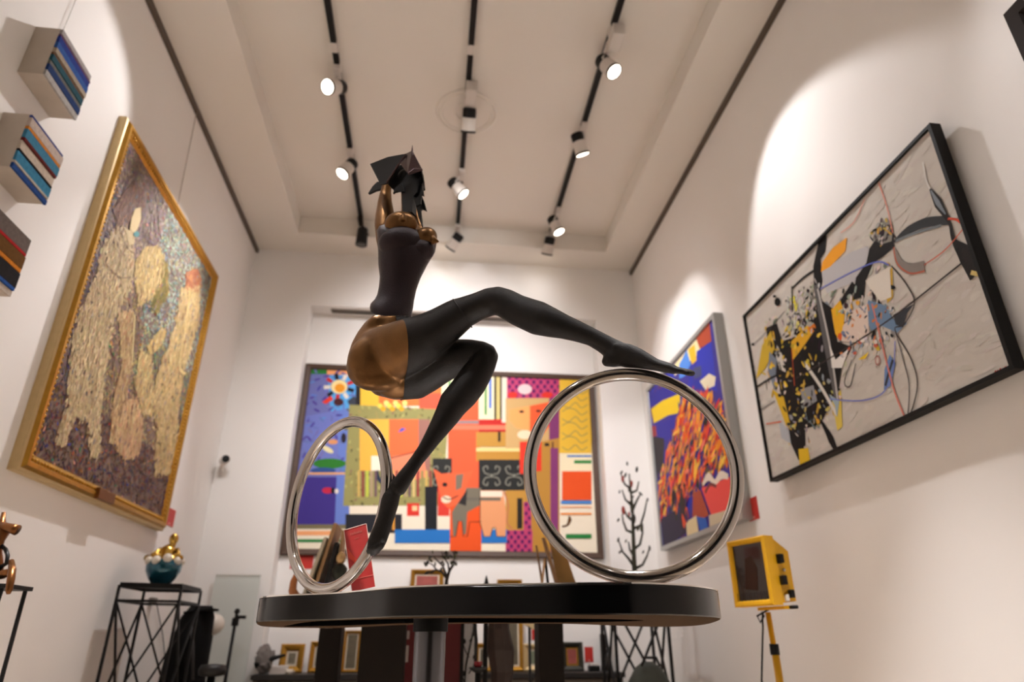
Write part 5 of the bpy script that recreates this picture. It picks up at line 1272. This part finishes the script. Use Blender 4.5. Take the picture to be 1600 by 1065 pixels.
MB().lathe((onY(466, 936, 3.25).x - .01, 3.25, zpa), [(.022, 0), (.03, .01), (.015, .014)], 16).build('foot', mat('orange_wood', (170, 104, 54), .4), ro, True, 40)
# small easel on the right plinth
Ye = 3.24; zpd = PD[2]
ro = thing('small_easel', (onY(872, 920, Ye).x, Ye, zpd), 'light wooden tabletop easel with a tan canvas on the right plinth', 'easel')
def eb(a, b_, wd, nm, m, dy=0.0, dy2=None):
    A, B = onY(*a, Ye + dy), onY(*b_, Ye + (dy if dy2 is None else dy2)); B.z = max(B.z, zpd + .004)
    MB().bar(A, B, wd, wd * .7).build(nm, m, ro)
M_TAN = mat('tan_wood', (140, 104, 68), .6, var=.25, vscale=20)
eb((849, 840), (876, 932), .022, 'leg', M_TAN); eb((838, 852), (850, 930), .012, 'leg', M_TAN, .03); eb((851, 872), (845, 930), .010, 'leg', M_LWOOD, -.02)
eb((852, 872), (858, 930), .012, 'strut', M_DWOOD, .05)
A, B, C_, D_ = onY(858, 838, Ye + .06), onY(880, 852, Ye + .06), onY(908, 930, Ye + .06), onY(876, 934, Ye + .06)
C_.z = D_.z = zpd + .006
MB().prism([A, B, C_, D_], (0, .018, 0)).build('canvas', mat('ochre_board', (150, 112, 56), .6, var=.3, vscale=14), ro)
# spire-like finial between
p = onY(760, 905, 3.6)
ro = thing('dark_finial', (p.x, 3.6, 0), 'small dark spire tip showing above the black table edge', 'ornament')
MB().lathe((p.x, 3.6, 0), [(.06, 0), (.06, .02), (.012, .04), (.012, p.z - .08), (.025, p.z - .05), (.012, p.z - .02), (.008, p.z), (.002, p.z + .02)], 14).build('spindle', M_BLACK, ro, True)
MB().lathe((p.x, 3.6, p.z - .10), [(.012, 0), (.02, .01), (.012, .02)], 14).build('ring_bead', M_BLACK, ro, True)
# warm paper shade peeping out under the table
YL_ = 4.0
p0, p1, p2 = onY(816, 972, YL_), onY(840, 972, YL_), onY(834, 983, YL_)
ro = thing('paper_lantern', ((p0.x + p1.x) / 2, YL_, 0), 'cream pointed paper shade by the right wooden plinth', 'lamp shade')
MB().prism([p0 + Vector((0, 0, .08)), p1 + Vector((.02, 0, .08)), p1 + Vector((.0, 0, -.0)), p2, p0], (0, .06, 0)).build('shade', mat('cream_paper', (232, 214, 170), .7), ro)
MB().cyl((p2.x - .02, YL_ + .03, 0), (p2.x - .02, YL_ + .03, p2.z + .03), .008, n=10).build('stem', M_BLACK, ro, True)
pk = onY(836, 990, YN)
wall_card((pk.x, YN, pk.z), AX_X, Vector((0, -1, 0)), .05, .08, 'pink-red label card on the niche wall under the paper shade')

# ================================================================== RIGHT BACK: wire plinth with the tall tree ornament
Yr = 4.3; zrt = onY(1000, 912, Yr).z
cn = [onY(960, 1010, 4.12), onY(1043, 1010, 4.12), onY(1022, 1010, 4.46), onY(950, 1010, 4.46)]
xr0, xr1 = onY(962, 1000, 4.14).x, onY(1046, 1000, 4.14).x
wire_plinth([(xr0, 4.14), (xr1, 4.14), (xr1, 4.46), (xr0, 4.46)], zrt, 'black wire plinth in the right back corner under the tall tree ornament', .016, .12)
rnd = random.Random(3)
tb_ = onY(992, 905, Yr); tb_.z = zrt + .001
br = [([(992, 911, 0), (991, 880, 0), (990, 850, 0), (989, 820, 0), (988, 790, 0), (985, 762, 0), (983, 740, 0)], 4.2, 1.2)]
for a in ([(991, 885, 0), (982, 872, 0), (973, 862, 0), (966, 842, 0)], [(992, 888, 0), (1004, 882, 0), (1011, 868, 0), (1015, 855, 0)], [(990, 858, 0), (1000, 850, -.02), (1004, 832, 0), (1004, 818, 0)], [(989, 832, 0), (979, 828, .01), (974, 815, 0), (972, 803, 0)], [(989, 826, 0), (1001, 820, 0), (1007, 800, 0), (1011, 780, 0)], [(987, 800, 0), (993, 786, 0), (998, 776, 0), (1001, 771, 0)], [(986, 788, 0), (977, 780, 0), (972, 765, 0)], [(985, 770, 0), (995, 766, 0), (998, 752, 0)], [(984, 762, 0), (976, 756, 0), (970, 740, 0)], [(987, 812, 0), (980, 806, 0), (975, 795, 0)], [(988, 800, 0), (985, 784, .02), (990, 774, 0)], [(990, 868, 0), (984, 858, 0), (982, 846, 0)]):
    br.append((a, 2.4, 1.0))
lv = [(980, 724, 0, 3.6, 0, 0), (995, 733, 0, 5, .2, 0), (971, 738, 0, 4, .6, 0), (973, 748, 0, 6, 0, 1), (986, 756, 0, 6.5, .2, 1), (977, 742, 0, 4.5, .4, 0), (974, 797, 0, 7, 0, 1), (983, 803, 0, 4, 0, 1), (990, 810, -.02, 8, .1, 0), (1002, 826, 0, 5, 0, 2), (966, 812, 0, 3.5, .6, 0), (1001, 771, 0, 4, -.8, 0), (1012, 780, 0, 3, 0, 0), (966, 843, 0, 4, .3, 0), (1015, 856, 0, 4, 0, 0), (969, 862, 0, 3.5, .8, 0), (983, 765, 0, 4, 0, 0), (997, 826, 0, 4, .5, 2), (1005, 862, 0, 3, .5, 0), (968, 768, 0, 3, .2, 0), (978, 845, 0, 3, .4, 2)]
def tree_base(ro): MB().lathe(tb_, [(.07, 0), (.07, .012), (.03, .02)], 20).build('base', M_BLACK, ro, True, 40)
tree('tree_ornament', 'tall dark metal tree ornament with a few red leaves on the right wire plinth', 'sculpture', tb_, br, lv, mat('dark_green_twig', (52, 52, 38), .5), LMS, tree_base, Yr)
# domed dark bag in front of the plinth
p = onY(1008, 1040, 3.9)
ro = thing('dark_backpack', (p.x, 3.85, 0), 'rounded dark grey-green backpack at the foot of the right wire plinth', 'bag')
zt_ = onY(1008, 1033, 3.85).z
MB().loft([(Vector((p.x, 3.85, z * zt_)), Vector((w2 * .14, 0, 0)), Vector((0, w2 * .10, 0))) for z, w2 in ((0, .9), (.04, 1.05), (.4, 1.1), (.75, 1.0), (.9, .8), (.97, .5), (1, .2))], 24).build('body', mat('green_grey_fabric', (62, 66, 60), .8, var=.25), ro, True)
MB().tube([(p.x - .05, 3.80, zt_ - .02), (p.x - .03, 3.79, zt_ + .02), (p.x + .03, 3.79, zt_ + .02), (p.x + .05, 3.80, zt_ - .02)], .008, 8).build('grab_handle', M_BLACK, ro, True)
MB().box((p.x, 3.745, zt_ * .45), (.18, .03, zt_ * .4), None, .012).build('pocket', mat('dark_fabric', (40, 42, 40), .8), ro)

# ================================================================== YELLOW FLOODLIGHT
YY = 2.75
yel = mat('yellow_paint', (222, 166, 20), .4, var=.08)
cF = onY(1182, 893, YY)
def fl(px, py, Y=YY): return onY(px, py, Y)
ro = thing('flood_light', (fl(1207, 950).x + .03, YY + .06, 0), 'yellow work floodlight on a yellow tripod by the right wall', 'work light')
TL, TR_, BR, BL = fl(1150, 848, YY + .06), fl(1208, 834, YY - .15), fl(1208, 944, YY - .15), fl(1148, 949, YY + .06)
# square it up
wv = Vector((TR_.x - TL.x, TR_.y - TL.y, 0)); zA, zB = (BR.z + BL.z) / 2, (TL.z + TR_.z) / 2
nv = Vector((wv.y, -wv.x, 0)).normalized()
if nv.y > 0: nv = -nv
wl = wv.length; wu = wv.normalized(); hh = zB - zA; oF = Vector((BL.x, BL.y, zA)) - nv * .02
frame_mesh(oF, wu, AX_Z, nv, wl, hh, [(0, -.03), (0, .018), (.006, .022), (.017, .020), (.022, .010), (.022, -.03)]).build('bezel', yel, ro)
def fb(u, v, d): return oF + wu * (u * wl) + AX_Z * (v * hh) + nv * d
gl = MB().prism([fb(.07, .07, .006), fb(.93, .07, .006), fb(.93, .93, .006), fb(.07, .93, .006)], nv * .003).build('glass', mat('dark_smoked_glass', (40, 26, 18), .12, coat=.6), ro)
MB().prism([fb(.30, .25, .0095), fb(.62, .22, .0095), fb(.68, .55, .0095), fb(.58, .72, .0095), fb(.40, .70, .0095)], nv * .0008).build('reflector', mat('copper_reflector', (58, 34, 22), .3, .3), ro)
gd = MB()
for k in range(9):
    u = .1 + .1 * k; gd.tube([fb(u, .07, .014), fb(u, .2, .014)], .0012, 6)
gd.build('guard', M_BLACK, ro)
hb = MB()
A = [fb(.04, .03, -.03), fb(.98, .03, -.03), fb(.98, .97, -.03), fb(.04, .97, -.03)]; B = [fb(.2, .06, -.10), fb(1.0, .06, -.10), fb(1.0, .78, -.10), fb(.2, .78, -.10)]
va = [hb.bm.verts.new(x) for x in A]; vb = [hb.bm.verts.new(x) for x in B]
hb.bm.faces.new(va); hb.bm.faces.new(list(reversed(vb)))
for k in range(4): hb.bm.faces.new((va[k], va[(k + 1) % 4], vb[(k + 1) % 4], vb[k]))
bmesh.ops.recalc_face_normals(hb.bm, faces=hb.bm.faces)
hb.build('housing', yel, ro)
for v_ in (.66, .35):
    MB().box(fb(1.0, v_, -.045), (.02, .05, .035), None, .004).build('clip', M_BLACK, ro)
MB().box(fb(1.0, .16, -.075), (.02, .04, .03), None, .004).build('switch', M_BLACK, ro)
MB().box(fb(1.0, .10, -.05), (.012, .03, .025), None, .002).build('rating_label', mat('white_sticker', (226, 220, 210), .5), ro)
MB().sphere(fb(1.01, .5, -.06), .007, 10).build('screw', M_CHROME, ro, True)
bk = MB(); bk.bar(fb(.3, -.03, -.05), fb(1.06, -.03, -.05), .02, .012); bk.build('bracket', yel, ro)
MB().cyl(fb(1.06, -.03, -.05), fb(1.22, -.03, -.05), .007, n=10).build('handle', M_BLACK, ro, True)
tp, bt = fl(1199, 950, YY + .01), fl(1211, 1060, YY + .01)
base_x = tp.x + (bt.x - tp.x) * (tp.z / (tp.z - bt.z))
tpv = Vector((tp.x, YY + .01, zA - .02)); ft = Vector((tp.x + .012, YY + .01, .45))
MB().cyl(ft, tpv, .011, n=16).build('upper_pole', yel, ro, True)
zc2 = fl(1208, 1014, YY).z
MB().cyl((tp.x + .004, YY + .01, zc2 - .02), (tp.x + .004, YY + .01, zc2 + .02), .018, n=16).build('clamp', M_BLACK, ro, True, 40)
MB().cyl((tp.x + .006, YY + .01, .3), (tp.x + .005, YY + .01, zc2 - .01), .0145, n=16).build('lower_pole', yel, ro, True)
for a in (0.4, 2.5, 4.6):
    MB().cyl((tp.x + .006, YY + .01, .42), (tp.x + .006 + .30 * math.cos(a), YY + .01 + .30 * math.sin(a), .012), .010, n=12).build('leg', yel, ro, True)
cbp = [fb(.62, -.02, -.05), fl(1183, 962, YY + .03), fl(1188, 972, YY + .03), fl(1194, 962, YY + .03), fl(1191, 955, YY + .03), fl(1192, 980, YY + .03), fl(1191, 1020, YY + .03), fl(1190, 1062, YY + .03)]
cbp.append(Vector((cbp[-1].x, YY + .03, .25)))
MB().tube(cbp, .0038, 8).build('cable', M_BLACK, ro, True)
